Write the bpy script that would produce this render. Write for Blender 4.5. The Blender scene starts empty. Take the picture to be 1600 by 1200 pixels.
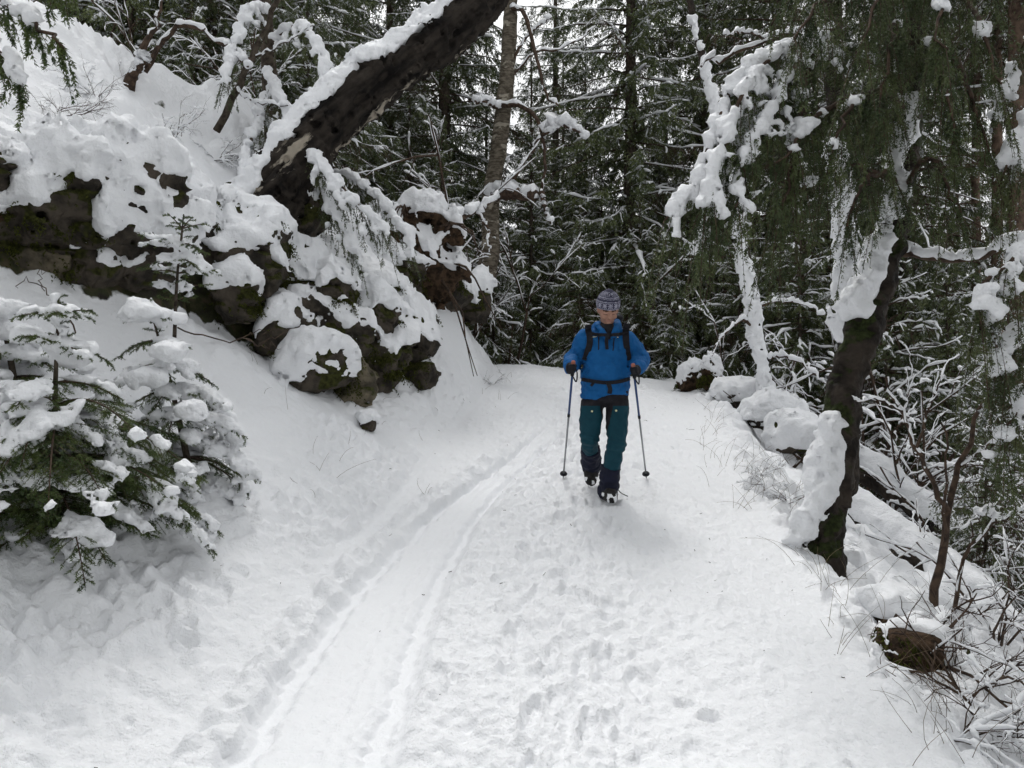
import bpy, math
import numpy as np

# ------------------------------------------------------------------ camera, sky, sun, exposure
scene = bpy.context.scene
C = scene.collection
CAM = np.array([0.0, 0.0, 1.6]); F = 1180.0           # photograph: 1600 x 1200, focal length in its pixels
cam_data = bpy.data.cameras.new('camera'); cam = bpy.data.objects.new('camera', cam_data); C.objects.link(cam)
cam.location = CAM; cam.rotation_euler = (math.radians(90), 0, 0)
cam_data.sensor_width = 36; cam_data.lens = 36 * F / 1600
cam_data.clip_start = 0.05; cam_data.clip_end = 2000
scene.camera = cam

SUN_EL, SUN_AZ = math.radians(58), math.radians(-12)    # azimuth from +Y towards +X: high and ahead
world = bpy.data.worlds.new('World'); scene.world = world; world.use_nodes = True
wn = world.node_tree.nodes; wl = world.node_tree.links; wn.clear()
w_out = wn.new('ShaderNodeOutputWorld'); w_bg = wn.new('ShaderNodeBackground')
w_sky = wn.new('ShaderNodeTexSky'); w_sky.sky_type = 'NISHITA'; w_sky.sun_disc = False
w_sky.sun_elevation = SUN_EL; w_sky.sun_rotation = SUN_AZ; w_sky.dust_density = 6.0; w_sky.air_density = 1.0; w_sky.ozone_density = 1.0
w_hs = wn.new('ShaderNodeHueSaturation'); w_hs.inputs['Saturation'].default_value = 0.06
w_mix = wn.new('ShaderNodeMix'); w_mix.data_type = 'RGBA'; w_mix.inputs['Factor'].default_value = 0.55
w_mix.inputs['B'].default_value = (9.6, 9.8, 10.0, 1)   # the even cloud layer over the clear-sky radiance
wl.new(w_sky.outputs['Color'], w_hs.inputs['Color']); wl.new(w_hs.outputs['Color'], w_mix.inputs['A'])
wl.new(w_mix.outputs['Result'], w_bg.inputs['Color'])
w_bg.inputs['Strength'].default_value = 0.12
wl.new(w_bg.outputs['Background'], w_out.inputs['Surface'])
sun_data = bpy.data.lights.new('sun', 'SUN'); sun = bpy.data.objects.new('sun', sun_data); C.objects.link(sun)
sun_data.energy = 1.2; sun_data.angle = math.radians(14); sun_data.color = (1.0, 0.98, 0.95)
sun.rotation_euler = (math.radians(90) - SUN_EL, 0, math.pi - SUN_AZ)
scene.view_settings.view_transform = 'Standard'; scene.view_settings.look = 'None'
scene.view_settings.gamma = 1.0; scene.view_settings.use_curve_mapping = False
scene.view_settings.exposure = 0.14
scene.cycles.use_denoising = True
scene.cycles.use_adaptive_sampling = True; scene.cycles.adaptive_threshold = .04
scene.cycles.max_bounces = 4; scene.cycles.diffuse_bounces = 3; scene.cycles.glossy_bounces = 2
scene.cycles.transparent_max_bounces = 4

def P(px, py, Y):
    """the place seen at photo pixel (px, py) at distance Y in front of the camera"""
    return np.array([(px - 800) / F * Y, Y, CAM[2] - (py - 600) / F * Y])

# ------------------------------------------------------------------ noise
_perm = np.random.default_rng(11).permutation(256).astype(np.int32); _perm = np.concatenate([_perm, _perm, _perm[:2]])
_g3 = np.random.default_rng(12).normal(size=(256, 3)).astype(np.float32); _g3 /= np.linalg.norm(_g3, axis=1)[:, None]
_g2 = _g3[:, :2] / np.maximum(np.linalg.norm(_g3[:, :2], axis=1)[:, None], 1e-3)
def _fade(t): return t * t * t * (t * (t * 6 - 15) + 10)
def noise2(x, y):
    x = np.asarray(x, np.float32); y = np.asarray(y, np.float32)
    xf = np.floor(x); yf = np.floor(y); xi = xf.astype(np.int32) & 255; yi = yf.astype(np.int32) & 255
    fx = x - xf; fy = y - yf; u = _fade(fx); v = _fade(fy)
    def c(i, j):
        g = _g2[_perm[_perm[(xi + i) & 255] + ((yi + j) & 255)]]
        return g[..., 0] * (fx - i) + g[..., 1] * (fy - j)
    a = c(0, 0) + u * (c(1, 0) - c(0, 0)); b = c(0, 1) + u * (c(1, 1) - c(0, 1))
    return (a + v * (b - a)) * 1.45
def noise3(x, y, z):
    x, y, z = (np.asarray(t, np.float32) for t in (x, y, z))
    xf, yf, zf = np.floor(x), np.floor(y), np.floor(z)
    xi, yi, zi = (t.astype(np.int32) & 255 for t in (xf, yf, zf))
    fx, fy, fz = x - xf, y - yf, z - zf; u, v, w = _fade(fx), _fade(fy), _fade(fz)
    def c(i, j, k):
        g = _g3[_perm[_perm[_perm[(xi + i) & 255] + ((yi + j) & 255)] + ((zi + k) & 255)]]
        return g[..., 0] * (fx - i) + g[..., 1] * (fy - j) + g[..., 2] * (fz - k)
    def l(a, b, t): return a + t * (b - a)
    return l(l(l(c(0,0,0), c(1,0,0), u), l(c(0,1,0), c(1,1,0), u), v),
             l(l(c(0,0,1), c(1,0,1), u), l(c(0,1,1), c(1,1,1), u), v), w) * 1.5
def fbm2(x, y, o=3, s=2.03):
    r = 0; a = 1.0
    for i in range(o): r = r + a * noise2(x + 13.7 * i, y - 7.3 * i); x = x * s; y = y * s; a *= .5
    return r
def fbm3(x, y, z, o=2):
    r = 0; a = 1.0
    for i in range(o): r = r + a * noise3(x + 5.1 * i, y, z - 3.7 * i); x, y, z = x * 2.1, y * 2.1, z * 2.1; a *= .5
    return r
def sstep(a, b, x):
    t = np.clip((x - a) / (b - a), 0, 1); return t * t * (3 - 2 * t)

# ------------------------------------------------------------------ objects and meshes
def make_mesh(name, V, T=None, Q=None, mats=(), smooth=True, mi=None):
    V = np.asarray(V, np.float32).reshape(-1, 3)
    T = np.zeros((0, 3), np.int32) if T is None else np.asarray(T, np.int32).reshape(-1, 3)
    Q = np.zeros((0, 4), np.int32) if Q is None else np.asarray(Q, np.int32).reshape(-1, 4)
    me = bpy.data.meshes.new(name)
    me.vertices.add(len(V)); me.vertices.foreach_set('co', V.ravel())
    me.loops.add(3 * len(T) + 4 * len(Q)); me.loops.foreach_set('vertex_index', np.concatenate([T.ravel(), Q.ravel()]))
    n = len(T) + len(Q); me.polygons.add(n)
    tot = np.concatenate([np.full(len(T), 3, np.int32), np.full(len(Q), 4, np.int32)])
    me.polygons.foreach_set('loop_start', np.concatenate([[0], np.cumsum(tot)[:-1]]).astype(np.int32) if n else [])
    for m in mats: me.materials.append(m)
    if mi is not None: me.polygons.foreach_set('material_index', np.asarray(mi, np.int32))
    me.polygons.foreach_set('use_smooth', np.full(n, smooth, bool))
    me.update(calc_edges=True); me.validate(clean_customdata=False)
    return me
class Geo:
    """collects triangles and quads"""
    def __init__(s): s.V = []; s.T = []; s.Q = []; s.MT = []; s.MQ = []; s.n = 0
    def add(s, V, T=None, Q=None, m=0):
        V = np.asarray(V, np.float32).reshape(-1, 3)
        if T is not None and len(T): T = np.asarray(T).reshape(-1, 3) + s.n; s.T.append(T); s.MT.append(np.full(len(T), m))
        if Q is not None and len(Q): Q = np.asarray(Q).reshape(-1, 4) + s.n; s.Q.append(Q); s.MQ.append(np.full(len(Q), m))
        s.V.append(V); s.n += len(V); return s
    def mesh(s, name, mats, smooth=True):
        if not isinstance(mats, (list, tuple)): mats = [mats]
        V = np.concatenate(s.V) if s.V else np.zeros((0, 3))
        T = np.concatenate(s.T) if s.T else None; Q = np.concatenate(s.Q) if s.Q else None
        return make_mesh(name, V, T, Q, mats, smooth, np.concatenate(s.MT + s.MQ) if s.MT or s.MQ else None)
    def obj(s, name, mats, parent=None, smooth=True): return obj(name, s.mesh(name, mats, smooth), parent)
def obj(name, me, parent=None):
    o = bpy.data.objects.new(name, me); C.objects.link(o)
    if parent is not None:
        o.parent = parent
    return o
def tag(o, label, cat, group=None):
    o['label'] = label; o['category'] = cat
    if group: o['group'] = group
    return o
def thing(name, label, cat, loc=(0, 0, 0), group=None):
    o = bpy.data.objects.new(name, None); C.objects.link(o); o.location = [float(t) for t in loc]
    o.empty_display_size = .1
    return tag(o, label, cat, group)
def kids(root): return [o for o in C.objects if o.parent == root]
def dup(root, loc, rz=0.0, sc=1.0, label=None, lean=(0, 0)):
    r = root.copy(); C.objects.link(r); r.location = [float(t) for t in loc]
    r.rotation_euler = (lean[0], lean[1], rz); r.scale = (sc,) * 3
    if label: r['label'] = label
    for ch in root.children:
        c = ch.copy(); C.objects.link(c); c.parent = r
    return r

# ------------------------------------------------------------------ shapes
def tubes(Pn, R, sides=5, flat=1.0):
    """batch of tubes: Pn (B,S,3) centre lines, R (B,S) radii -> V, Q, T(caps)"""
    Pn = np.asarray(Pn, np.float64); R = np.asarray(R, np.float64)
    if Pn.ndim == 2: Pn = Pn[None]; R = R[None]
    B, S, _ = Pn.shape
    Tn = np.gradient(Pn, axis=1); Tn /= np.maximum(np.linalg.norm(Tn, axis=2, keepdims=True), 1e-9)
    mean = Tn.mean(1); ref = np.where((np.abs(mean[:, 2]) > .92)[:, None], np.array([1., 0, 0]), np.array([0., 0, 1]))
    sd = np.cross(Tn, ref[:, None, :]); sd /= np.maximum(np.linalg.norm(sd, axis=2, keepdims=True), 1e-9)
    nn = np.cross(sd, Tn)
    a = np.arange(sides) / sides * 2 * np.pi + .3
    V = Pn[:, :, None] + R[:, :, None, None] * (np.cos(a)[None, None, :, None] * sd[:, :, None] + flat * np.sin(a)[None, None, :, None] * nn[:, :, None])
    idx = np.arange(B * S * sides).reshape(B, S, sides)
    i0 = idx[:, :-1]; i1 = idx[:, 1:]
    Q = np.stack([i0, np.roll(i0, -1, 2), np.roll(i1, -1, 2), i1], -1).reshape(-1, 4)
    T = []
    for k in range(1, sides - 1):
        T.append(np.stack([idx[:, -1, 0], idx[:, -1, k], idx[:, -1, k + 1]], -1))
        T.append(np.stack([idx[:, 0, 0], idx[:, 0, k + 1], idx[:, 0, k]], -1))
    return V.reshape(-1, 3), np.concatenate(T), Q
def smooth_path(pts, n=16):
    pts = np.asarray(pts, float); m = len(pts)
    t = np.linspace(0, m - 1, n); i = np.clip(t.astype(int), 0, m - 2); f = (t - i)[:, None]
    p = np.concatenate([[2 * pts[0] - pts[1]], pts, [2 * pts[-1] - pts[-2]]]) if m > 1 else pts
    p0, p1, p2, p3 = p[i], p[i + 1], p[i + 2], p[i + 3]
    return .5 * (2 * p1 + (p2 - p0) * f + (2 * p0 - 5 * p1 + 4 * p2 - p3) * f ** 2 + (3 * p1 - p0 - 3 * p2 + p3) * f ** 3)

class SDF:
    """signed distances on a grid, turned into a mesh by surface nets"""
    def __init__(s, lo, hi, h):
        s.lo = np.asarray(lo, float); s.h = h; s.n = np.ceil((np.asarray(hi, float) - s.lo) / h).astype(int) + 1
        s.ax = [s.lo[i] + h * np.arange(s.n[i]) for i in range(3)]
        s.D = np.full(s.n, 1.0, np.float32)
    def copy(s):
        c = SDF.__new__(SDF); c.lo = s.lo; c.h = s.h; c.n = s.n; c.ax = s.ax; c.D = s.D.copy(); return c
    def win(s, lo, hi):
        a = [int(np.clip(np.floor((lo[i] - s.lo[i]) / s.h), 0, s.n[i] - 1)) for i in range(3)]
        b = [int(np.clip(np.ceil((hi[i] - s.lo[i]) / s.h) + 1, 1, s.n[i])) for i in range(3)]
        sl = tuple(slice(a[i], max(b[i], a[i] + 1)) for i in range(3))
        g = [s.ax[i][sl[i]].astype(np.float32) for i in range(3)]
        return sl, g[0][:, None, None], g[1][None, :, None], g[2][None, None, :]
    def put(s, sl, d, k=0.0):
        a = s.D[sl]
        if k > 0:
            hh = np.clip(.5 + .5 * (a - d) / k, 0, 1); s.D[sl] = a + (d - a) * hh - k * hh * (1 - hh)
        else: s.D[sl] = np.minimum(a, d)
    def cone(s, a, b, ra, rb, k=0.0, sx=1.0, sy=1.0):
        """round cone from a to b; sx, sy > 1 widen it along x, y"""
        a = np.asarray(a, float); b = np.asarray(b, float); m = (max(ra, rb)) * max(sx, sy) + k + 2 * s.h + .02
        sl, x, y, z = s.win(np.minimum(a, b) - m, np.maximum(a, b) + m)
        d = b - a; L2 = max((d ** 2).sum(), 1e-9)
        t = np.clip(((x - a[0]) * d[0] + (y - a[1]) * d[1] + (z - a[2]) * d[2]) / L2, 0, 1)
        q = np.sqrt(((x - a[0] - t * d[0]) / sx) ** 2 + ((y - a[1] - t * d[1]) / sy) ** 2 + (z - a[2] - t * d[2]) ** 2) - (ra + (rb - ra) * t)
        s.put(sl, q, k)
    def chain(s, pts, rad, k=0.0, **kw):
        for i in range(len(pts) - 1): s.cone(pts[i], pts[i + 1], rad[i], rad[i + 1], k, **kw)
    def ell(s, c, r, k=0.0, rot=None):
        c = np.asarray(c, float); r = np.asarray(r, float) * np.ones(3); m = r.max() + k + 2 * s.h + .01
        sl, x, y, z = s.win(c - m, c + m); x = x - c[0]; y = y - c[1]; z = z - c[2]
        if rot is not None:
            x, y, z = (rot[0, i] * x + rot[1, i] * y + rot[2, i] * z for i in range(3))
        s.put(sl, (np.sqrt((x / r[0]) ** 2 + (y / r[1]) ** 2 + (z / r[2]) ** 2) - 1) * r.min(), k)
    def grid(s): return s.win(s.lo, s.lo + s.h * (s.n - 1))[1:]
    def bump(s, amp, freq, o=2, off=0.0, billow=False, band=.25):
        m = np.abs(s.D) < band
        i = np.nonzero(m); x, y, z = (s.ax[t][i[t]] * freq + off for t in range(3))
        v = fbm3(x, y, z, o)
        s.D[m] += (amp * (np.abs(v) * 2 - .6) if billow else amp * v).astype(np.float32)
    def shifted(s, v):
        """distances of the shape moved by v"""
        sh = np.round(np.asarray(v) / s.h).astype(int); D = np.full(s.n, 1.0, np.float32)
        src = tuple(slice(max(0, -t), n - max(0, t)) for t, n in zip(sh, s.n)); dst = tuple(slice(max(0, t), n - max(0, -t)) for t, n in zip(sh, s.n))
        D[dst] = s.D[src]; return D
    def mesh(s):
        D = s.D.copy(); D[0] = D[-1] = 1; D[:, 0] = D[:, -1] = 1; D[:, :, 0] = D[:, :, -1] = 1
        ins = D < 0; n = np.array(D.shape) - 1
        cs = [ins[i:i + n[0], j:j + n[1], k:k + n[2]] for i in (0, 1) for j in (0, 1) for k in (0, 1)]
        act = ~(np.logical_and.reduce(cs) | ~np.logical_or.reduce(cs))
        ci = np.nonzero(act); N = len(ci[0])
        if N == 0: return np.zeros((0, 3)), np.zeros((0, 4), int)
        idx = np.full(act.shape, -1, np.int64); idx[ci] = np.arange(N)
        acc = np.zeros((N, 3)); cnt = np.zeros(N)
        cor = [(i, j, k) for i in (0, 1) for j in (0, 1) for k in (0, 1)]
        for p in cor:
            for ax in range(3):
                if p[ax]: continue
                q = list(p); q[ax] = 1
                a = D[ci[0] + p[0], ci[1] + p[1], ci[2] + p[2]]; b = D[ci[0] + q[0], ci[1] + q[1], ci[2] + q[2]]
                m = (a < 0) != (b < 0); t = np.where(m, a / np.where(m, a - b, 1), 0)
                e = np.tile(np.array(p, float), (N, 1)); e[:, ax] += t
                acc += e * m[:, None]; cnt += m
        V = s.lo + (np.stack(ci, 1) + acc / cnt[:, None]) * s.h
        Q = []
        for ax in range(3):
            u, v = (ax + 1) % 3, (ax + 2) % 3
            lo = [slice(None)] * 3; hi = [slice(None)] * 3; lo[ax] = slice(0, -1); hi[ax] = slice(1, None)
            A = ins[tuple(lo)]; B = ins[tuple(hi)]; e = np.array(np.nonzero(A != B))
            ok = (e[u] > 0) & (e[v] > 0) & (e[u] < n[u]) & (e[v] < n[v]); e = e[:, ok]
            fl = A[tuple(e)]
            def cell(du, dv):
                c = e.copy(); c[u] += du; c[v] += dv; return idx[tuple(c)]
            q = np.stack([cell(-1, -1), cell(0, -1), cell(0, 0), cell(-1, 0)], 1)
            q[~fl] = q[~fl][:, ::-1]; Q.append(q)
        return V, np.concatenate(Q)

def rotm(rx=0, ry=0, rz=0):
    cx, sx, cy, sy, cz, sz = math.cos(rx), math.sin(rx), math.cos(ry), math.sin(ry), math.cos(rz), math.sin(rz)
    return np.array([[cz, -sz, 0], [sz, cz, 0], [0, 0, 1]]) @ np.array([[cy, 0, sy], [0, 1, 0], [-sy, 0, cy]]) @ np.array([[1, 0, 0], [0, cx, -sx], [0, sx, cx]])

# ------------------------------------------------------------------ materials
def mat(name, col, rough=.8, spec=.3, var=None, scale=8.0, bump=None, metal=0.0, var_scale2=None, orand=0.0):
    """col: base colour; var: second colour mixed in by noise; bump: (scale, strength, distance)"""
    m = bpy.data.materials.new(name); m.use_nodes = True; nt = m.node_tree; n = nt.nodes; l = nt.links
    b = n['Principled BSDF']; b.inputs['Roughness'].default_value = rough; b.inputs['Specular IOR Level'].default_value = spec
    b.inputs['Metallic'].default_value = metal; b.inputs['Base Color'].default_value = (*col, 1)
    geo = n.new('ShaderNodeNewGeometry'); src = None
    if var is not None:
        t = n.new('ShaderNodeTexNoise'); t.inputs['Scale'].default_value = scale; t.inputs['Detail'].default_value = 4
        l.new(geo.outputs['Position'], t.inputs['Vector'])
        r = n.new('ShaderNodeMapRange'); r.inputs['From Min'].default_value = .38; r.inputs['From Max'].default_value = .62
        l.new(t.outputs['Fac'], r.inputs['Value'])
        mx = n.new('ShaderNodeMix'); mx.data_type = 'RGBA'; mx.inputs['A'].default_value = (*col, 1); mx.inputs['B'].default_value = (*var, 1)
        l.new(r.outputs['Result'], mx.inputs['Factor']); src = mx.outputs['Result']
    if orand and src is not None:
        oi = n.new('ShaderNodeObjectInfo'); hs = n.new('ShaderNodeHueSaturation'); mr = n.new('ShaderNodeMapRange')
        mr.inputs['To Min'].default_value = 1 - orand; mr.inputs['To Max'].default_value = 1 + orand
        l.new(oi.outputs['Random'], mr.inputs['Value']); l.new(mr.outputs['Result'], hs.inputs['Value']); l.new(src, hs.inputs['Color']); src = hs.outputs['Color']
    if src is not None: l.new(src, b.inputs['Base Color'])
    if bump:
        t = n.new('ShaderNodeTexNoise'); t.inputs['Scale'].default_value = bump[0]; t.inputs['Detail'].default_value = 3
        l.new(geo.outputs['Position'], t.inputs['Vector'])
        bp = n.new('ShaderNodeBump'); bp.inputs['Strength'].default_value = bump[1]; bp.inputs['Distance'].default_value = bump[2]
        l.new(t.outputs['Fac'], bp.inputs['Height']); l.new(bp.outputs['Normal'], b.inputs['Normal'])
    return m
SNOW = (.87, .88, .90)
M = {}
M['snow'] = mat('snow', SNOW, .55, .25, bump=(70, .55, .012))
M['snow_far'] = mat('snow_far', SNOW, .7, .1)
def crumble(m, scale, dist, attr=None):
    """a second, coarser relief under the fine grain"""
    nt = m.node_tree; n = nt.nodes; l = nt.links; b = n['Principled BSDF']; old = b.inputs['Normal'].links[0].from_node
    geo = n.new('ShaderNodeNewGeometry'); t = n.new('ShaderNodeTexNoise'); t.inputs['Scale'].default_value = scale; t.inputs['Detail'].default_value = 4; l.new(geo.outputs['Position'], t.inputs['Vector'])
    bp = n.new('ShaderNodeBump'); bp.inputs['Strength'].default_value = .7; bp.inputs['Distance'].default_value = dist; l.new(t.outputs['Fac'], bp.inputs['Height']); l.new(old.outputs['Normal'], bp.inputs['Normal']); l.new(bp.outputs['Normal'], b.inputs['Normal'])
    if attr:                                                             # packed snow is smoother
        at = n.new('ShaderNodeAttribute'); at.attribute_name = attr; r = n.new('ShaderNodeMapRange'); r.inputs['To Min'].default_value = .62; r.inputs['To Max'].default_value = .34
        l.new(at.outputs['Fac'], r.inputs['Value']); l.new(r.outputs['Result'], bp.inputs['Strength']); l.new(r.outputs['Result'], old.inputs['Strength'])
crumble(M['snow'], 24, .022)
def ground_material():
    m = mat('snow_ground', SNOW, .55, .25, bump=(85, .6, .010)); nt = m.node_tree; n = nt.nodes; l = nt.links; crumble(m, 26, .024, 'packed')
    b = n['Principled BSDF']; geo = n.new('ShaderNodeNewGeometry'); sep = n.new('ShaderNodeAttribute'); sep.attribute_name = 'steep'
    t = n.new('ShaderNodeTexNoise'); t.inputs['Scale'].default_value = 5; t.inputs['Detail'].default_value = 5; l.new(geo.outputs['Position'], t.inputs['Vector'])
    ad = n.new('ShaderNodeMath'); ad.operation = 'MULTIPLY_ADD'; ad.inputs[1].default_value = .45; l.new(t.outputs['Fac'], ad.inputs[0]); l.new(sep.outputs['Fac'], ad.inputs[2])
    r = n.new('ShaderNodeMapRange'); r.inputs['From Min'].default_value = .60; r.inputs['From Max'].default_value = .66; l.new(ad.outputs[0], r.inputs['Value'])
    t2 = n.new('ShaderNodeTexNoise'); t2.inputs['Scale'].default_value = 9; t2.inputs['Detail'].default_value = 6; l.new(geo.outputs['Position'], t2.inputs['Vector'])
    cr = n.new('ShaderNodeValToRGB'); e = cr.color_ramp.elements
    e[0].position = .35; e[0].color = (.018, .014, .010, 1); e[1].position = .7; e[1].color = (.085, .062, .04, 1)
    k = cr.color_ramp.elements.new(.52); k.color = (.035, .04, .014, 1); l.new(t2.outputs['Fac'], cr.inputs['Fac'])
    mx = n.new('ShaderNodeMix'); mx.data_type = 'RGBA'; mx.inputs['B'].default_value = (*SNOW, 1)
    l.new(cr.outputs['Color'], mx.inputs['A']); l.new(r.outputs['Result'], mx.inputs['Factor']); l.new(mx.outputs['Result'], b.inputs['Base Color'])
    return m
M['ground'] = ground_material()
def rock_material(name, c1, c2, moss, amount):
    m = mat(name, c1, .85, .2, var=c2, scale=6, bump=(22, .9, .03)); nt = m.node_tree; n = nt.nodes; l = nt.links
    b = n['Principled BSDF']; src = b.inputs['Base Color'].links[0].from_socket
    geo = n.new('ShaderNodeNewGeometry'); sep = n.new('ShaderNodeSeparateXYZ'); l.new(geo.outputs['Normal'], sep.inputs[0])
    bp0 = b.inputs['Normal'].links[0].from_node; wv = n.new('ShaderNodeTexNoise'); wv.inputs['Scale'].default_value = 3; l.new(geo.outputs['Position'], wv.inputs['Vector'])
    va = n.new('ShaderNodeVectorMath'); va.operation = 'MULTIPLY_ADD'; va.inputs[1].default_value = (.35, .35, .35); l.new(wv.outputs['Color'], va.inputs[0]); l.new(geo.outputs['Position'], va.inputs[2])
    vo = n.new('ShaderNodeTexVoronoi'); vo.feature = 'DISTANCE_TO_EDGE'; vo.inputs['Scale'].default_value = 3.2; l.new(va.outputs[0], vo.inputs['Vector'])
    cr0 = n.new('ShaderNodeMapRange'); cr0.inputs['From Max'].default_value = .06; l.new(vo.outputs['Distance'], cr0.inputs['Value'])
    bp1 = n.new('ShaderNodeBump'); bp1.inputs['Strength'].default_value = .35; bp1.inputs['Distance'].default_value = .05; l.new(cr0.outputs['Result'], bp1.inputs['Height']); l.new(bp0.outputs['Normal'], bp1.inputs['Normal']); l.new(bp1.outputs['Normal'], b.inputs['Normal'])
    t = n.new('ShaderNodeTexNoise'); t.inputs['Scale'].default_value = 4; t.inputs['Detail'].default_value = 6; l.new(geo.outputs['Position'], t.inputs['Vector'])
    ad = n.new('ShaderNodeMath'); ad.operation = 'MULTIPLY_ADD'; ad.inputs[1].default_value = .22; l.new(sep.outputs['Z'], ad.inputs[0]); l.new(t.outputs['Fac'], ad.inputs[2])
    r = n.new('ShaderNodeMapRange'); r.inputs['From Min'].default_value = 1 - amount; r.inputs['From Max'].default_value = 1.06 - amount; l.new(ad.outputs[0], r.inputs['Value'])
    t3 = n.new('ShaderNodeTexNoise'); t3.inputs['Scale'].default_value = 30; l.new(geo.outputs['Position'], t3.inputs['Vector'])
    cr = n.new('ShaderNodeValToRGB'); e = cr.color_ramp.elements; e[0].position = .35; e[0].color = (moss[0] * .35, moss[1] * .35, moss[2] * .3, 1); e[1].position = .65; e[1].color = (*moss, 1)
    l.new(t3.outputs['Fac'], cr.inputs['Fac'])
    mx = n.new('ShaderNodeMix'); mx.data_type = 'RGBA'; l.new(src, mx.inputs['A']); l.new(cr.outputs['Color'], mx.inputs['B']); l.new(r.outputs['Result'], mx.inputs['Factor'])
    l.new(mx.outputs['Result'], b.inputs['Base Color']); return m
M['rock'] = rock_material('mossy_rock', (.022, .019, .015), (.075, .062, .048), (.045, .048, .010), .50)
M['rock_bare'] = rock_material('bare_rock', (.06, .052, .038), (.17, .145, .10), (.05, .055, .014), .42)
M['earth'] = mat('brown_earth', (.018, .013, .009), .9, .1, var=(.075, .048, .030), scale=14, bump=(30, 1, .03))
M['bark_spruce'] = mat('bark_spruce', (.04, .032, .025), .9, .1, var=(.10, .082, .064), scale=14, bump=(40, .9, .02))
M['bark_dark'] = rock_material('bark_dark', (.014, .011, .009), (.048, .038, .030), (.03, .04, .010), .42)
M['twig'] = mat('twig', (.035, .024, .018), .8, .2, var=(.09, .06, .042), scale=20)
M['grass'] = mat('dry_grass', (.09, .065, .04), .8, .2, var=(.20, .15, .09), scale=20)
M['needle'] = mat('needle', (.062, .082, .034), .6, .25, var=(.118, .138, .058), scale=3.0, orand=.25)
def dusted(m, thr, scale=7.0):
    """fine snow caught among the needles"""
    nt = m.node_tree; n = nt.nodes; l = nt.links; b = n['Principled BSDF']; src = b.inputs['Base Color'].links[0].from_socket
    geo = n.new('ShaderNodeNewGeometry'); t = n.new('ShaderNodeTexNoise'); t.inputs['Scale'].default_value = scale; t.inputs['Detail'].default_value = 6; t.inputs['Roughness'].default_value = .7; l.new(geo.outputs['Position'], t.inputs['Vector'])
    r = n.new('ShaderNodeMapRange'); r.inputs['From Min'].default_value = thr; r.inputs['From Max'].default_value = thr + .05; l.new(t.outputs['Fac'], r.inputs['Value'])
    mx = n.new('ShaderNodeMix'); mx.data_type = 'RGBA'; l.new(src, mx.inputs['A']); mx.inputs['B'].default_value = (.62, .64, .66, 1); l.new(r.outputs['Result'], mx.inputs['Factor']); l.new(mx.outputs['Result'], b.inputs['Base Color'])
dusted(M['needle'], .57)
M['needle_near'] = mat('needle_near', (.035, .062, .018), .5, .3, var=(.10, .135, .035), scale=9.0)
M['needle_dark'] = mat('needle_dark', (.036, .056, .020), .5, .3, var=(.095, .12, .045), scale=5.0)
M['moss'] = mat('moss', (.02, .022, .006), .95, .05, var=(.075, .085, .018), scale=25, bump=(60, 1, .02))

def birch_material(name, dark, mid, pale, thr, rot, sc):
    m = mat(name, dark, .85, .15, var=mid, scale=9, bump=(14, 1.0, .06)); nt = m.node_tree; n = nt.nodes; l = nt.links
    b = n['Principled BSDF']; src = b.inputs['Base Color'].links[0].from_socket
    geo = n.new('ShaderNodeNewGeometry'); mp = n.new('ShaderNodeMapping'); mp.vector_type = 'TEXTURE'; mp.inputs['Rotation'].default_value = (0, rot, 0); mp.inputs['Scale'].default_value = sc; l.new(geo.outputs['Position'], mp.inputs['Vector'])
    for q in [x for x in n if x.type == 'TEX_NOISE']: l.new(mp.outputs[0], q.inputs['Vector']); q.inputs['Scale'].default_value *= .35; q.inputs['Detail'].default_value = 6
    t = n.new('ShaderNodeTexNoise'); t.inputs['Scale'].default_value = .9; t.inputs['Detail'].default_value = 8; t.inputs['Roughness'].default_value = .6; l.new(mp.outputs[0], t.inputs['Vector'])
    r = n.new('ShaderNodeMapRange'); r.inputs['From Min'].default_value = thr; r.inputs['From Max'].default_value = thr + .03; l.new(t.outputs['Fac'], r.inputs['Value'])
    mx = n.new('ShaderNodeMix'); mx.data_type = 'RGBA'; l.new(src, mx.inputs['A']); mx.inputs['B'].default_value = (*pale, 1); l.new(r.outputs['Result'], mx.inputs['Factor'])
    l.new(mx.outputs['Result'], b.inputs['Base Color']); return m
M['birch_old'] = birch_material('birch_old', (.006, .005, .0045), (.040, .033, .027), (.36, .32, .26), .60, -.75, (1.6, .35, .35))
M['birch'] = birch_material('birch', (.07, .058, .042), (.18, .155, .12), (.34, .31, .25), .56, 0, (.3, .3, .12))
M['pine_bark'] = mat('pine_bark', (.06, .042, .032), .9, .1, var=(.13, .09, .065), scale=10, bump=(30, .9, .02))
# ------------------------------------------------------------------ the lie of the land
def curve(pairs, soft=.5):
    xs = np.linspace(-42, 140, 9101); ys = np.interp(xs, [p[0] for p in pairs], [p[1] for p in pairs])
    k = np.exp(-.5 * (np.arange(-200, 201) * .02 / soft) ** 2); k /= k.sum()
    ys = np.convolve(np.pad(ys, 200, 'edge'), k, 'valid')
    return lambda y: np.interp(y, xs, ys)
trail_z = curve([(-40, -5), (0, -.5), (3.1, 0), (4.6, .27), (6.3, .62), (7.2, .80), (9, 1.2), (11, 1.66), (12.5, 1.90), (14, 1.97), (17, 1.8), (25, 1.0), (50, -1), (140, -4)], .35)
toe = curve([(0, -1.45), (3.1, -1.42), (4.6, -1.35), (6, -1.02), (8, -.75), (9.5, -.45), (11, -.3), (12.5, -.2), (15, -.7), (20, -3), (30, -7), (140, -20)])
edge_r = curve([(0, 1.68), (3.1, 1.68), (4.6, 1.76), (5.9, 1.98), (6.9, 2.02), (8, 2.15), (9.5, 2.4), (12.5, 2.8), (15, 2.7), (20, 1.5), (30, -1), (140, -10)])
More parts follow.
